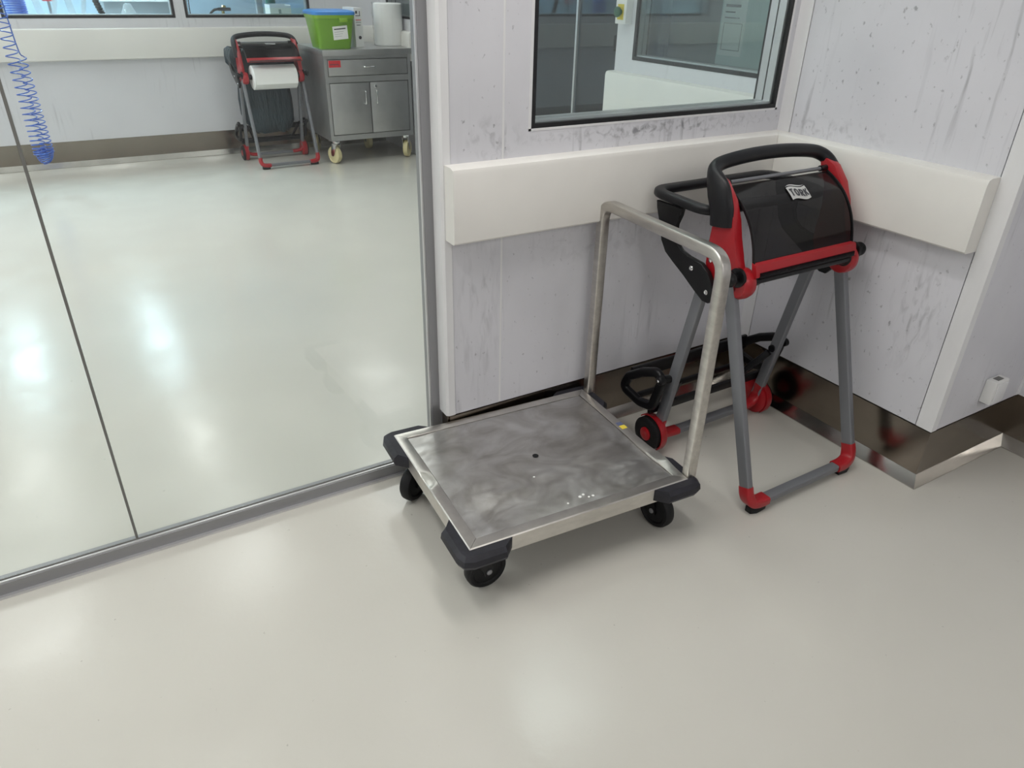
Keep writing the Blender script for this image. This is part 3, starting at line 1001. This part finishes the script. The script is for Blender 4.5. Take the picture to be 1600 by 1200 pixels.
        bm = lathe(new(), [(0.006, 0), (0.006, s * 0.002), (0.003, s * 0.0035)], 'x', (s * (xd + 0.0262), 0.208, 0.332), 10)
        part('bolt_head', bm, M['chrome'], d)
        bm = sweep(new(), [(s * (XL - 0.030), 0.206, 0.310), (s * (XL - 0.060), 0.250, 0.240), (s * (XL - 0.085), 0.29, 0.175)], rrect(0.020, 0.026, 0.006, 2), (1, 0, 0))
        part('tray_stay', bm, M['black'], t)
    for (y, z, h) in ((0.388, 0.272, 0.052), (0.375, 0.172, 0.024), (0.268, 0.170, 0.034)):
        bm = sweep(new(), [(-0.312, y, z), (0.312, y, z)], rrect(0.018, h, 0.006, 2), (0, 1, 0))
        part('tray_bar', bm, M['black'], t)
    # lower front rail, rod
    bm = sweep(new(), [(-XL + 0.03, -0.036, 0.782), (XL - 0.03, -0.036, 0.782)], rrect(0.024, 0.018, 0.006, 3), (0, 1, 0))
    part('front_rail', bm, M['black'], t)
    hinge = Vector((0, 0.128, 1.046))
    bm = new()
    tube(bm, [(-XL + 0.045, 0.142, 1.053), (XL - 0.045, 0.142, 1.053)], 0.0065, 10)
    rod = part('cover_rod', bm, M['leg'], t)
    for s in (-1, 1):
        bm = tube(new(), [(s * (XL - 0.055), 0.142, 1.053), (s * (XL - 0.024), 0.142, 1.053)], 0.0105, 10)
        part('rod_end', bm, M['black'], rod)
    # smoked cover, curved, hinged at the top
    prof = smooth_path([(0, 0.128, 1.046), (0, 0.086, 1.024), (0, 0.043, 0.990), (0, 0.008, 0.945), (0, -0.016, 0.893), (0, -0.030, 0.838)], 5)
    prof = [p - hinge for p in prof]
    CW = 0.240
    bm = new()
    rows = []
    for p in prof:
        rows.append([bm.verts.new((x, p.y, p.z)) for x in (-CW, 0, CW)])
    for i in range(len(rows) - 1):
        for j in range(2):
            bm.faces.new((rows[i][j], rows[i][j + 1], rows[i + 1][j + 1], rows[i + 1][j]))
    bmesh.ops.solidify(bm, geom=bm.faces[:], thickness=0.003)
    cov = part('smoked_cover', bm, M['smoke'], t, 'curved smoked plastic cover with a light logo', loc=hinge)
    for s in (-1, 1):
        bm = sweep(new(), [Vector((s * CW, p.y, p.z)) for p in prof], rrect(0.005, 0.010, 0.002, 2), (1, 0, 0))
        part('cover_edge', bm, M['black'], cov)
    # red tear bar with black saw teeth
    nb = Vector((0, -0.97, 0.22))
    bm = prism(new(), [(-0.026, 0.842), (-0.044, 0.838), (-0.056, 0.802), (-0.048, 0.796), (-0.034, 0.806)], 'x', -XL + 0.028, XL - 0.028, 0.0015)
    bmesh.ops.translate(bm, vec=-hinge, verts=bm.verts)
    part('tear_bar', bm, M['red'], cov, 'red tear bar')
    bm = new()
    nT = 72
    for k in range(nT):
        x0 = -CW + 0.008 + (2 * CW - 0.016) * k / nT
        x1 = -CW + 0.008 + (2 * CW - 0.016) * (k + 1) / nT
        prism(bm, [(x0, 0.798 - hinge.z), (x1 - 0.0004, 0.798 - hinge.z), ((x0 + x1) / 2, 0.815 - hinge.z)], 'y', -0.0580 - hinge.y, -0.0510 - hinge.y)
    k = part('saw_teeth', bm, M['black'], cov, None, False)
    k['kind'] = 'stuff'
    # logo on the cover: wavy flag, swoosh and word, laid on the curved profile
    lens = [0.0]
    for i in range(1, len(prof)):
        lens.append(lens[-1] + (prof[i] - prof[i - 1]).length)

    def on_cover(x, sdist, lift):
        for i in range(1, len(prof)):
            if sdist <= lens[i] or i == len(prof) - 1:
                f = (sdist - lens[i - 1]) / (lens[i] - lens[i - 1])
                a, b = prof[i - 1], prof[i]
                p = a.lerp(b, f)
                d = (b - a).normalized()
                nrm = Vector((0, d.z, -d.y))
                return Vector((x, p.y, p.z)) + nrm * lift
    s0 = 0.070
    LH, LW = 0.058, 0.088
    wave = lambda q: 0.0045 * sin(q * 2 * pi * 0.95 + 0.3)

    def band(lo, hi, x0, x1, lift, m, name, nn=16):
        bm = new()
        nr = 8
        rows = []
        for j in range(nr + 1):
            row = []
            for i in range(nn + 1):
                q = i / nn
                row.append(bm.verts.new(on_cover(x0 + (x1 - x0) * q, s0 - (lo(q) + (hi(q) - lo(q)) * j / nr), lift)))
            rows.append(row)
        for j in range(nr):
            for i in range(nn):
                bm.faces.new((rows[j][i], rows[j][i + 1], rows[j + 1][i + 1], rows[j + 1][i]))
        return part(name, bm, m, cov, None, False)
    cxm = 0.026
    band(lambda q: -LH / 2 + wave(q), lambda q: LH / 2 - 0.010 + wave(q), cxm - LW / 2, cxm + LW / 2, 0.0042, M['logo_white'], 'logo_flag')
    band(lambda q: LH / 2 - 0.006 + wave(q), lambda q: LH / 2 - 0.006 + wave(q) + 0.0055 * sin(pi * min(1, q * 1.02)), cxm - LW / 2, cxm + LW / 2, 0.0042, M['logo_white'], 'logo_swoosh')
    bm = new()
    lh, lw, sw = 0.029, 0.0165, 0.0056
    hw = sw / 2

    def stroke(x0, pts):
        for (ax, ay), (bx, by) in zip(pts[:-1], pts[1:]):
            A, B = Vector((ax, ay)), Vector((bx, by))
            d = (B - A).normalized()
            nv = Vector((-d.y, d.x)) * hw
            k = 6
            row = []
            for i in range(k + 1):
                c = (A - d * hw * 0.55).lerp(B + d * hw * 0.55, i / k)
                row.append([bm.verts.new(on_cover(cxm + x0 + q.x, s0 - (-LH / 2 + 0.0095 + q.y + wave((x0 + q.x + LW / 2) / LW)), 0.0058)) for q in (c - nv, c + nv)])
            for i in range(k):
                bm.faces.new((row[i][0], row[i + 1][0], row[i + 1][1], row[i][1]))
    L0, R0, M0 = hw, lw - hw, lw / 2
    T0, B0 = lh - hw, hw
    oval = [(M0 + (R0 - M0) * 1.12 * sin(2 * pi * i / 14), lh / 2 + (T0 - lh / 2) * cos(2 * pi * i / 14)) for i in range(15)]
    bowl = [(L0, T0)] + [(M0 + (R0 - M0) * cos(u), lh * 0.70 + (T0 - lh * 0.70) * sin(u)) for u in [radians(80 - 20 * i) for i in range(9)]] + [(L0, lh * 0.42)]
    word = ((((L0 - 0.001, T0), (R0 + 0.001, T0)), ((M0, T0), (M0, B0))), (oval,), (((L0, B0), (L0, T0)), bowl, ((M0, lh * 0.42), (R0 + 0.0005, B0))),
            (((L0, B0), (L0, T0)), ((L0, lh * 0.45), (R0 + 0.0005, T0)), ((M0 - 0.002, lh * 0.58), (R0 + 0.001, B0))))
    for k, strokes in enumerate(word):
        for st in strokes:
            stroke(-0.0385 + 0.0203 * k, st)
    part('logo_word', bm, M['print'], cov, None, False)
    return t


st1 = make_stand('red and black wiper stand with smoked cover and no roll, in the near corner', (2.003, 1.497, 0), radians(0.6))
st2 = copy_tree(st1)
st2.location = (1.795, 7.345, 0)
st2.rotation_euler = (0, 0, radians(1.5))
st2['label'] = 'red and black wiper stand with a paper roll and dark bag behind the glass'
for ch in st2.children:
    if ch.name.startswith('smoked_cover'):
        ch.rotation_euler = (radians(-29), 0, 0)

# paper roll held by the far stand, with its loose end
r = thing('paper_roll', 'big white paper roll held in the far stand', 'paper roll', (1.795, 7.322, 0.775), radians(1.5))
bm = new()
lathe(bm, [(0.022, -0.198), (0.098, -0.198), (0.104, -0.194), (0.104, 0.194), (0.098, 0.198), (0.022, 0.198)], 'x', (0, 0, 0), 40)
part('roll_body', bm, M['paper'], r)
bm = new()
lathe(bm, [(0.021, -0.2), (0.021, -0.1985), (0.018, -0.1985), (0.0175, -0.2)], 'x', (0, 0, 0), 20)
part('roll_core', bm, M['rubber'], r)
bm = new()
pth = [(0, -0.1045 * cos(a), 0.1045 * sin(a)) for a in [radians(60 - 8 * i) for i in range(9)]] + [(0, -0.109, -0.03), (0, -0.112, -0.05)]
sweep(bm, pth, [(-0.19, -0.0004), (0.19, -0.0004), (0.19, 0.0004), (-0.19, 0.0004)], (1, 0, 0))
part('loose_sheet', bm, M['paper'], r)

# waste bag hanging from the far stand's ring
bm = new()
rings = []
nseg = 40
levels = [(1.000, 0.268, 0.120, 0.0), (1.006, 0.292, 0.150, 0.0), (0.985, 0.318, 0.172, 0.0), (0.940, 0.326, 0.178, 0.0), (0.880, 0.318, 0.165, 0.0), (0.84, 0.270, 0.130, -0.01), (0.78, 0.232, 0.115, -0.01), (0.68, 0.225, 0.108, -0.02),
          (0.55, 0.238, 0.112, -0.025), (0.42, 0.246, 0.112, -0.02), (0.34, 0.225, 0.100, -0.01), (0.29, 0.190, 0.085, 0.0), (0.245, 0.150, 0.060, 0.0)]
for li, (z, a, b, ox) in enumerate(levels):
    ring = []
    for i in range(nseg):
        th = 2 * pi * i / nseg
        ca, sa = cos(th), sin(th)
        ex = math.copysign(abs(ca) ** 0.55, ca)
        ey = math.copysign(abs(sa) ** 0.55, sa)
        k = 1 + 0.035 * sin(9 * th + li * 0.35) + 0.03 * sin(15 * th - li * 0.5) + 0.02 * random.uniform(-1, 1)
        ring.append(bm.verts.new((ox + a * ex * k, b * ey * k, z + 0.008 * sin(7 * th + li))))
    rings.append(ring)
for i in range(len(rings) - 1):
    for j in range(nseg):
        bm.faces.new((rings[i][j], rings[i][(j + 1) % nseg], rings[i + 1][(j + 1) % nseg], rings[i + 1][j]))
bm.faces.new(rings[-1])
bag = part('waste_bag', bm, M['bag'], None, loc=(1.785, 7.345 + 0.2775, 0))
tag(bag, 'dark blue green waste bag hanging in the far stand', 'bag')
bag.rotation_euler = (0, 0, radians(1.5))

# ------------------------------------------------------------------ steel cabinet behind the glass
def make_cabinet():
    x0, x1, y0, y1 = 2.180, 3.025, 7.0, 7.80
    W_, D_ = x1 - x0, y1 - y0
    t = thing('steel_cabinet', 'stainless steel cabinet on cream castors behind the glass', 'cabinet', (x0, y0, 0))
    zb, zt = 0.222, 1.016
    bm = new()
    th = 0.03
    box(bm, 0, th, 0.0, D_, zb, zt - 0.052)
    box(bm, W_ - th, W_, 0.0, D_, zb, zt - 0.052)
    box(bm, th, W_ - th, D_ - 0.02, D_, zb, zt - 0.052)
    box(bm, th, W_ - th, 0.0, D_ - 0.02, zb, zb + 0.048)
    box(bm, th, W_ - th, 0.002, 0.03, 0.737, 0.789)
    box(bm, th, W_ - th, 0.012, 0.03, 0.935, 0.9635)
    part('cabinet_body', bm, M['steel_cab'], t, None, False)
    bm = new()
    box(bm, -0.012, W_ + 0.012, -0.022, D_ + 0.005, zt - 0.05, zt, 0.004)
    part('cabinet_top', bm, M['steel_cab'], t)

    def bar_handle(px, pz, dx, dz):
        if dx:
            p = fillet([(px - dx, 0, pz), (px - dx, -0.028, pz), (px + dx, -0.028, pz), (px + dx, 0, pz)], 0.012, 4)
        else:
            p = fillet([(px, 0, pz - dz), (px, -0.028, pz - dz), (px, -0.028, pz + dz), (px, 0, pz + dz)], 0.012, 4)
        return tube(new(), p, 0.006, 8)
    d = part('drawer', box(new(), th + 0.006, W_ - th - 0.006, 0.001, 0.026, 0.795, 0.929, 0.002), M['steel_cab'], t)
    part('handle', bar_handle(W_ * 0.50, 0.868, 0.055, 0), M['chrome'], d)
    part('red_label', box(new(), th + 0.012, th + 0.125, -0.0006, 0.001, 0.868, 0.926), M['sticker_red'], d, 'red sticker', False)
    bm = new()
    for k in range(7):
        box(bm, th + 0.026 + 0.012 * k, th + 0.033 + 0.012 * k, -0.001, -0.0006, 0.884 + (0.004 if k % 3 else 0), 0.898)
    part('label_print', bm, M['print'], d, None, False)
    mid = W_ * 0.5
    for (a, b, hx) in ((th + 0.006, mid - 0.004, mid - 0.055), (mid + 0.004, W_ - th - 0.006, mid + 0.055)):
        d = part('door', box(new(), a, b, 0.001, 0.028, zb + 0.054, 0.730, 0.002), M['steel_cab'], t)
        part('handle', bar_handle(hx, 0.600, 0, 0.058), M['chrome'], d)
        if a > mid:
            part('lock', lathe(new(), [(0.014, 0.0), (0.014, -0.008), (0.010, -0.010), (0.004, -0.009)], 'y', (mid + 0.055, 0.001, 0.695), 14), M['chrome'], d)

    def castor(cx, cy, ang):
        bm = new()
        box(bm, -0.05, 0.05, -0.045, 0.045, 0.214, 0.2215)
        lathe(bm, [(0.03, 0.19), (0.034, 0.196), (0.034, 0.214)], 'z', (0, 0, 0), 16)
        f = part('castor', bm, M['chrome'], t, None, False, (cx, cy, 0), (0, 0, ang))
        for s in (-1, 1):
            bm = prism(new(), [(-0.03, 0.1895), (0.03, 0.1895), (0.052, 0.10), (0.045, 0.07), (0.018, 0.07), (0.0, 0.10)], 'y', s * 0.027, s * 0.031)
            part('fork_cheek', bm, M['chrome'], f, None, False)
        part('wheel', lathe(new(), [(0.02, -0.024), (0.066, -0.02), (0.070, -0.024), (0.078, -0.021), (0.0815, 0), (0.078, 0.021), (0.070, 0.024), (0.066, 0.02), (0.02, 0.024)], 'y', (0.032, 0, 0.0815), 28), M['cream_wheel'], f)
    castor(0.062, 0.06, radians(112))
    castor(W_ - 0.06, 0.06, radians(50))
    castor(0.062, D_ - 0.08, radians(60))
    castor(W_ - 0.25, D_ - 0.2, radians(90))
    return t


make_cabinet()

# green storage box
def make_green_box():
    t = thing('storage_box', 'green plastic storage box with blue lid on the steel cabinet', 'box', (2.335, 7.215, 1.0165), radians(-3))
    def loft(levels, m, name, parent, cap0=True):
        bm = new()
        R = []
        for z, w, d, r_ in levels:
            R.append([bm.verts.new((x, y, z)) for x, y in rrect(w, d, r_, 4)])
        k = len(R[0])
        for i in range(len(R) - 1):
            for j in range(k):
                bm.faces.new((R[i][j], R[i][(j + 1) % k], R[i + 1][(j + 1) % k], R[i + 1][j]))
        bm.faces.new(R[0]); bm.faces.new(R[-1])
        return part(name, bm, m, parent)
    b = loft([(0.0, 0.285, 0.30, 0.03), (0.01, 0.295, 0.31, 0.035), (0.255, 0.365, 0.38, 0.045)], M['green'], 'box_body', t)
    loft([(0.250, 0.378, 0.393, 0.05), (0.278, 0.384, 0.399, 0.05)], M['green_lid'], 'box_rim', t)
    lid = loft([(0.2785, 0.392, 0.406, 0.052), (0.302, 0.396, 0.41, 0.052), (0.310, 0.372, 0.386, 0.05), (0.318, 0.30, 0.31, 0.06)], M['blue_lid'], 'lid', t)
    bm = box(new(), 0.035, 0.105, -0.232, -0.196, 0.222, 0.254, 0.006)
    part('clasp', bm, M['green_lid'], t)
    # paper label on the sloping front
    sl = (0.380 - 0.31) / 2 / 0.245
    bm = box(new(), -0.068, 0.068, -0.0012, 0.0, -0.056, 0.056)
    lb = part('paper_label', bm, M['paper'], t, 'white paper label', False, (0.045, -0.1765, 0.135), (-math.atan(sl) * -1.0, radians(-4), 0))
    lb.rotation_euler = (math.atan(sl), radians(-5), 0)
    bm = new()
    box(bm, -0.054, 0.052, -0.0018, -0.0012, 0.028, 0.037)
    for k in range(3):
        box(bm, -0.054, 0.03 - 0.01 * k, -0.0018, -0.0012, 0.008 - 0.018 * k, 0.0095 - 0.018 * k)
    part('label_print', bm, M['print'], lb, None, False)


make_green_box()

# ring binder
t = thing('ring_binder', 'white ring binder standing between the green box and the roll', 'binder', (2.605, 7.19, 1.0165), radians(2))
bm = new()
box(bm, -0.040, 0.040, 0.0, 0.28, 0, 0.33, 0.003)
part('binder_cover', bm, M['white'], t)
bm = new()
lathe(bm, [(0.015, 0.0), (0.015, -0.001), (0.011, -0.0012), (0.011, 0.0)], 'y', (0.006, -0.0002, 0.082), 18)
part('finger_hole', bm, M['print'], t)
bm = new()
for (a, b, c, d) in ((-0.026, -0.008, 0.282, 0.306), (-0.026, 0.020, 0.262, 0.268), (0.012, 0.018, 0.268, 0.304), (-0.026, 0.024, 0.208, 0.212), (-0.02, 0.018, 0.184, 0.190)):
    box(bm, a, b, -0.0008, -0.0001, c, d)
part('spine_print', bm, M['print'], t, None, False)
bm = box(new(), -0.028, 0.026, -0.0008, -0.0001, 0.226, 0.233)
part('spine_stripe', bm, M['sticker_red'], t, 'dark red stripe', False)

# wrapped roll pack
t = thing('wrapped_roll', 'tall white paper roll in plastic wrap on the right of the cabinet top', 'paper roll', (2.955, 7.33, 1.0165))
bm = new()
lathe(bm, [(0.125, 0.0), (0.132, 0.006), (0.135, 0.03), (0.135, 0.35), (0.132, 0.362), (0.12, 0.368)], 'z', (0, 0, 0), 36)
part('roll_body', bm, M['paper'], t)
bm = new()
prof = [(0.139, 0.0), (0.1385, 0.06), (0.1385, 0.20), (0.1385, 0.37)]
R = []
for li in range(13):
    z = 0.0 + 0.376 * li / 12
    R.append([bm.verts.new(((0.1395 + (0.014 if (14 < i < 21) else 0.0) * (0.6 + 0.4 * sin(li * 1.9 + i)) + 0.0022 * sin(5 * i + li * 2.3)) * cos(2 * pi * i / 36),
                            (0.1395 + 0.0022 * sin(5 * i + li * 2.3)) * sin(2 * pi * i / 36), z)) for i in range(36)])
for i in range(12):
    for j in range(36):
        bm.faces.new((R[i][j], R[i][(j + 1) % 36], R[i + 1][(j + 1) % 36], R[i + 1][j]))
part('plastic_wrap', bm, thin_glass('wrap_film', (0.99, 0.99, 0.99), 0.05, 0.12, body=((0.9, 0.9, 0.9), 0.06)), t)

# ------------------------------------------------------------------ coiled blue air hose hanging behind the glass
t = thing('coiled_hose', 'thin blue coiled air hose hanging behind the left glass panel', 'hose', (-0.165, 7.0, 0.28))


def coil(z0, z1, cx, cy, r0, r1, turns, n=22, ph=0.0, pack=1.0):
    pts = []
    N_ = int(turns * n)
    for i in range(N_ + 1):
        s = i / N_
        z = z0 + (z1 - z0) * (s ** pack)
        a = ph + 2 * pi * turns * s
        rr = r0 + (r1 - r0) * s
        pts.append((cx + rr * cos(a), cy + rr * sin(a), z))
    return pts


up = coil(0.03, CEIL - 0.28, -0.026, 0.0, 0.048, 0.038, 42, pack=1.4)
part('hose_strand', tube(new(), up, 0.0042, 6), M['hose'], t)
dn = coil(0.03, 0.735, 0.026, 0.03, 0.044, 0.032, 18, pack=1.3, ph=1.0)
dn += smooth_path([dn[-1], (0.02, 0.02, 0.80), (0.005, 0.02, 1.2), (0.003, 0.02, 1.9), (0.003, 0.02, CEIL - 0.28)], 6)[1:]
part('hose_strand', tube(new(), dn, 0.0042, 6), M['hose'], t)
bend = []
for i in range(161):
    q = i / 160
    rr = 0.064 * math.sqrt(max(0.03, 1 - (1 - q) ** 2))
    bend.append((rr * cos(q * 2 * pi * 6.5), 0.012 + rr * sin(q * 2 * pi * 6.5), -0.045 + 0.10 * q + 0.010 * sin(q * 2 * pi * 6.5 + 1)))
part('hose_bend', tube(new(), bend, 0.0042, 6), M['hose'], t)

# ------------------------------------------------------------------ small fittings
# socket on the pier
t = thing('wall_socket', 'small white surface socket low on the pier at right', 'socket', (2.70, PY, 0.332))
bm = box(new(), -0.042, 0.042, -0.040, -0.0005, -0.046, 0.046, 0.005)
part('socket_box', bm, M['white'], t)
bm = box(new(), -0.032, 0.032, -0.044, -0.0402, -0.036, 0.036, 0.0015)
part('flap', bm, M['trim'], t)
bm = box(new(), -0.018, 0.018, -0.030, -0.010, 0.0462, 0.0475)
part('cable_slot', bm, M['silicone'], t)
bm = box(new(), -0.026, 0.026, -0.018, -0.0005, -0.0545, -0.0465)
part('cable_gland', bm, M['alu'], t)

# push button beside the inner window
t = thing('push_button', 'green push button on a yellow plate seen through the near window', 'push button', (SX, 3.70, 1.452), 0)
part('button_box', box(new(), -0.05, -0.0005, -0.048, 0.048, -0.062, 0.062, 0.004), M['white'], t)
part('yellow_plate', box(new(), -0.0525, -0.0502, -0.027, 0.027, -0.040, 0.040), M['yellow'], t, 'yellow plate', False)
bm = new()
lathe(bm, [(0.016, -0.0526), (0.016, -0.066), (0.027, -0.068), (0.028, -0.078), (0.020, -0.084)], 'x', (0, 0, 0), 20)
part('button_head', bm, mat('green_button', (0.01, 0.09, 0.04), 0.35), t, 'dark green button')
# dark handle on the edge of the glass
t = thing('pull_handle', 'small dark handle at the wall edge seen through the near window', 'handle', (SX + 0.03, 3.795, 1.27))
part('handle_body', box(new(), -0.03, 0.02, -0.0145, 0.016, -0.035, 0.055, 0.008), M['black'], t)
part('handle_stem', box(new(), -0.012, 0.008, -0.010, 0.012, -0.065, -0.0355, 0.004), M['black'], t)

# pale display board on legs beyond the inner window
t = thing('display_board', 'pale display board with a printed sheet beyond the inner window', 'board', (3.62, 3.42, 0), 0)
part('board_panel', box(new(), 0.0, 0.03, -0.215, 0.185, 1.165, 2.1, 0.004), mat('board_paint', (0.62, 0.72, 0.71), 0.45), t)
for y in (-0.17, 0.14):
    part('leg', box(new(), 0.0305, 0.055, y - 0.015, y + 0.015, 0.0, 2.05), M['alu'], t, None, False)
sh = part('printed_sheet', box(new(), -0.002, -0.0002, -0.02, 0.172, 1.22, 1.62), M['paper'], t, 'printed white sheet', False)
bm = new()
for k, (a, b) in enumerate(((0.03, 0.15), (0.07, 0.15), (0.03, 0.15))):
    box(bm, -0.0026, -0.0021, a, b, 1.485 - 0.03 * k, 1.485 - 0.03 * k + (0.014 if k == 0 else 0.006))
box(bm, -0.0026, -0.0021, 0.0, 0.15, 1.396, 1.399); box(bm, -0.0026, -0.0021, 0.0, 0.15, 1.25, 1.253)
box(bm, -0.0026, -0.0021, 0.0, 0.003, 1.253, 1.396); box(bm, -0.0026, -0.0021, 0.147, 0.15, 1.253, 1.396)
part('sheet_print', bm, M['print'], sh, None, False)
t = thing('grey_column', 'slim grey column beside the display board beyond the inner window', 'column', (3.62, 3.10, 0))
part('column_shaft', box(new(), 0, 0.08, 0, 0.07, 0.012, CEIL), M['alu'], t, None, False)
part('base_plate', box(new(), -0.03, 0.11, -0.03, 0.10, 0, 0.0118), M['alu'], t, None, False)

# ------------------------------------------------------------------ objects on the bench beyond the far windows
t = thing('workbench', 'grey workbench under the far windows', 'workbench', (0.9, 8.46, 0))
part('bench_top', box(new(), -1.4, 1.6, -0.38, 0.38, 1.06, 1.10, 0.004), M['steel_cab'], t)
for sx in (-1.3, 1.5):
    for sy in (-0.33, 0.33):
        part('leg', box(new(), sx - 0.02, sx + 0.02, sy - 0.02, sy + 0.02, 0.0, 1.0598), M['steel_cab'], t, None, False)
BZ = 1.1005
o = part('hose_bundle', tube(new(), coil(0.006, 0.30, 0, 0, 0.085, 0.075, 16, pack=1.0), 0.0075, 6), M['hose'], loc=(-0.10, 8.30, BZ))
tag(o, 'blue hose coil in the left corner of the left far window', 'hose')
for k, (x, sp, hgt) in enumerate(((0.12, 0.10, 0.45), (0.36, 0.085, 0.42))):
    bm = new()
    for j in range(5):
        tube(bm, smooth_path([(-sp + 0.012 * j, 0.012 * j, hgt + 0.05), (-sp * 0.75 + 0.011 * j, 0.012 * j, 0.22), (-0.012 + 0.010 * j, 0.012 * j, 0.010 + 0.014 * j), (sp * 0.7 + 0.008 * j, 0.012 * j, 0.24), (sp + 0.008 * j, 0.012 * j, hgt + 0.05)], 5), 0.007, 6)
    o = part('clear_tubing', bm, M['film'], loc=(x, 8.32, BZ))
    tag(o, ('loop of clear tubing beside the blue coil in the left far window', 'loop of clear tubing in the middle of the left far window')[k], 'tubing')
t = thing('red_clamp', 'red clamp between the clear tubing loops in the left far window', 'clamp', (0.165, 8.60, BZ))
part('clamp_body', box(new(), -0.05, 0.05, -0.03, 0.03, 0.245, 0.33, 0.010), M['sticker_red'], t)
part('clamp_stem', box(new(), -0.012, 0.012, -0.012, 0.012, 0.0, 0.2448, 0.003), M['alu'], t)
bm = new()
pth = smooth_path([(0.05, 0, 0.012), (0.045, 0.0, 0.12), (0.0, 0, 0.28), (-0.03, 0, 0.55)], 16)
tube(bm, pth, 0.026, 12, scale=[1.0 + 0.16 * (-1) ** i for i in range(len(pth))])
o = part('corrugated_hose', bm, M['rubber'], loc=(0.53, 8.34, BZ))
tag(o, 'black corrugated hose in the left far window', 'hose')
bm = new()
lathe(bm, [(0.07, 0.0), (0.085, 0.03), (0.08, 0.10), (0.06, 0.17), (0.035, 0.225), (0.02, 0.24)], 'z', (0, 0, 0), 18)
for v in bm.verts:
    v.co += Vector((random.uniform(-1, 1), random.uniform(-1, 1), 0)) * 0.008
o = part('plastic_bag', bm, M['film'], loc=(0.79, 8.32, BZ))
tag(o, 'small clear plastic bag in the left far window', 'bag')
t = thing('grey_cupboard', 'grey cupboard with a pale edge on the right of the left far window', 'cupboard', (0.94, 9.2, 0))
part('cupboard_body', box(new(), -0.30, 0.30, -0.25, 0.25, 0.0, 1.335, 0.004), M['lab_grey'], t)
part('cupboard_top', box(new(), -0.32, 0.32, -0.27, 0.27, 1.3355, 1.350), M['white'], t, 'pale top edge', False)
t = thing('lab_tap', 'black and brass tap on the sill of the second far window', 'tap', (1.64, 8.36, BZ))
part('tap_column', tube(new(), [(0, 0, 0), (0, 0, 0.175)], 0.014, 12), M['brass'], t)
part('tap_head', box(new(), -0.05, 0.075, -0.02, 0.02, 0.1755, 0.205, 0.008), M['black'], t)
part('tap_cap', lathe(new(), [(0.022, 0.2055), (0.024, 0.212), (0.016, 0.224)], 'z', (0.012, 0, 0), 16), M['brass'], t)
part('tap_hose', tube(new(), smooth_path([(-0.05, 0, 0.19), (-0.085, 0, 0.182), (-0.125, 0, 0.14), (-0.135, 0, 0.02)], 5), 0.012, 10), M['black'], t)
bm = new()
for j in range(3):
    tube(bm, smooth_path([(0.02 * j, 0, 0.008), (0.02 * j - 0.01, 0.01, 0.2), (0.022 * j + 0.004, 0, 0.5)], 5), 0.005, 6)
o = part('black_cables', bm, M['rubber'], loc=(1.30, 8.34, BZ))
tag(o, 'dark cables at the left edge of the second far window', 'cable')
t = thing('grey_stand', 'upright grey post on the right of the second far window', 'post', (2.03, 8.50, BZ))
part('post', box(new(), -0.03, 0.03, -0.03, 0.03, 0.012, 0.7, 0.003), M['lab_grey'], t)
part('base_plate', box(new(), -0.06, 0.06, -0.05, 0.05, 0.0, 0.0118), M['lab_grey'], t, None, False)
t = thing('white_carton', 'white open carton behind the green box in the second far window', 'carton', (2.17, 8.32, BZ))
bm = new()
box(bm, -0.105, 0.105, -0.10, 0.10, 0.0, 0.008); box(bm, -0.105, -0.100, -0.1, 0.1, 0.008, 0.235); box(bm, 0.1, 0.105, -0.1, 0.1, 0.008, 0.235)
box(bm, -0.1, 0.1, -0.1, -0.095, 0.008, 0.225); box(bm, -0.1, 0.1, 0.095, 0.1, 0.008, 0.24)
part('carton_body', bm, M['white'], t, None, False)
part('carton_mark', box(new(), -0.02, 0.005, -0.1012, -0.1002, 0.13, 0.195), M['lab_grey'], t, None, False)
t = thing('green_bottle', 'dark green bottle behind the white carton in the second far window', 'bottle', (2.18, 8.62, BZ))
part('bottle_body', lathe(new(), [(0.045, 0.0), (0.05, 0.01), (0.05, 0.26), (0.03, 0.31), (0.016, 0.33), (0.016, 0.36)], 'z', (0, 0, 0), 20), mat('green_glass', (0.03, 0.16, 0.12), 0.3), t)
part('bottle_cap', lathe(new(), [(0.018, 0.3605), (0.018, 0.385), (0.014, 0.388)], 'z', (0, 0, 0), 14), M['white'], t)
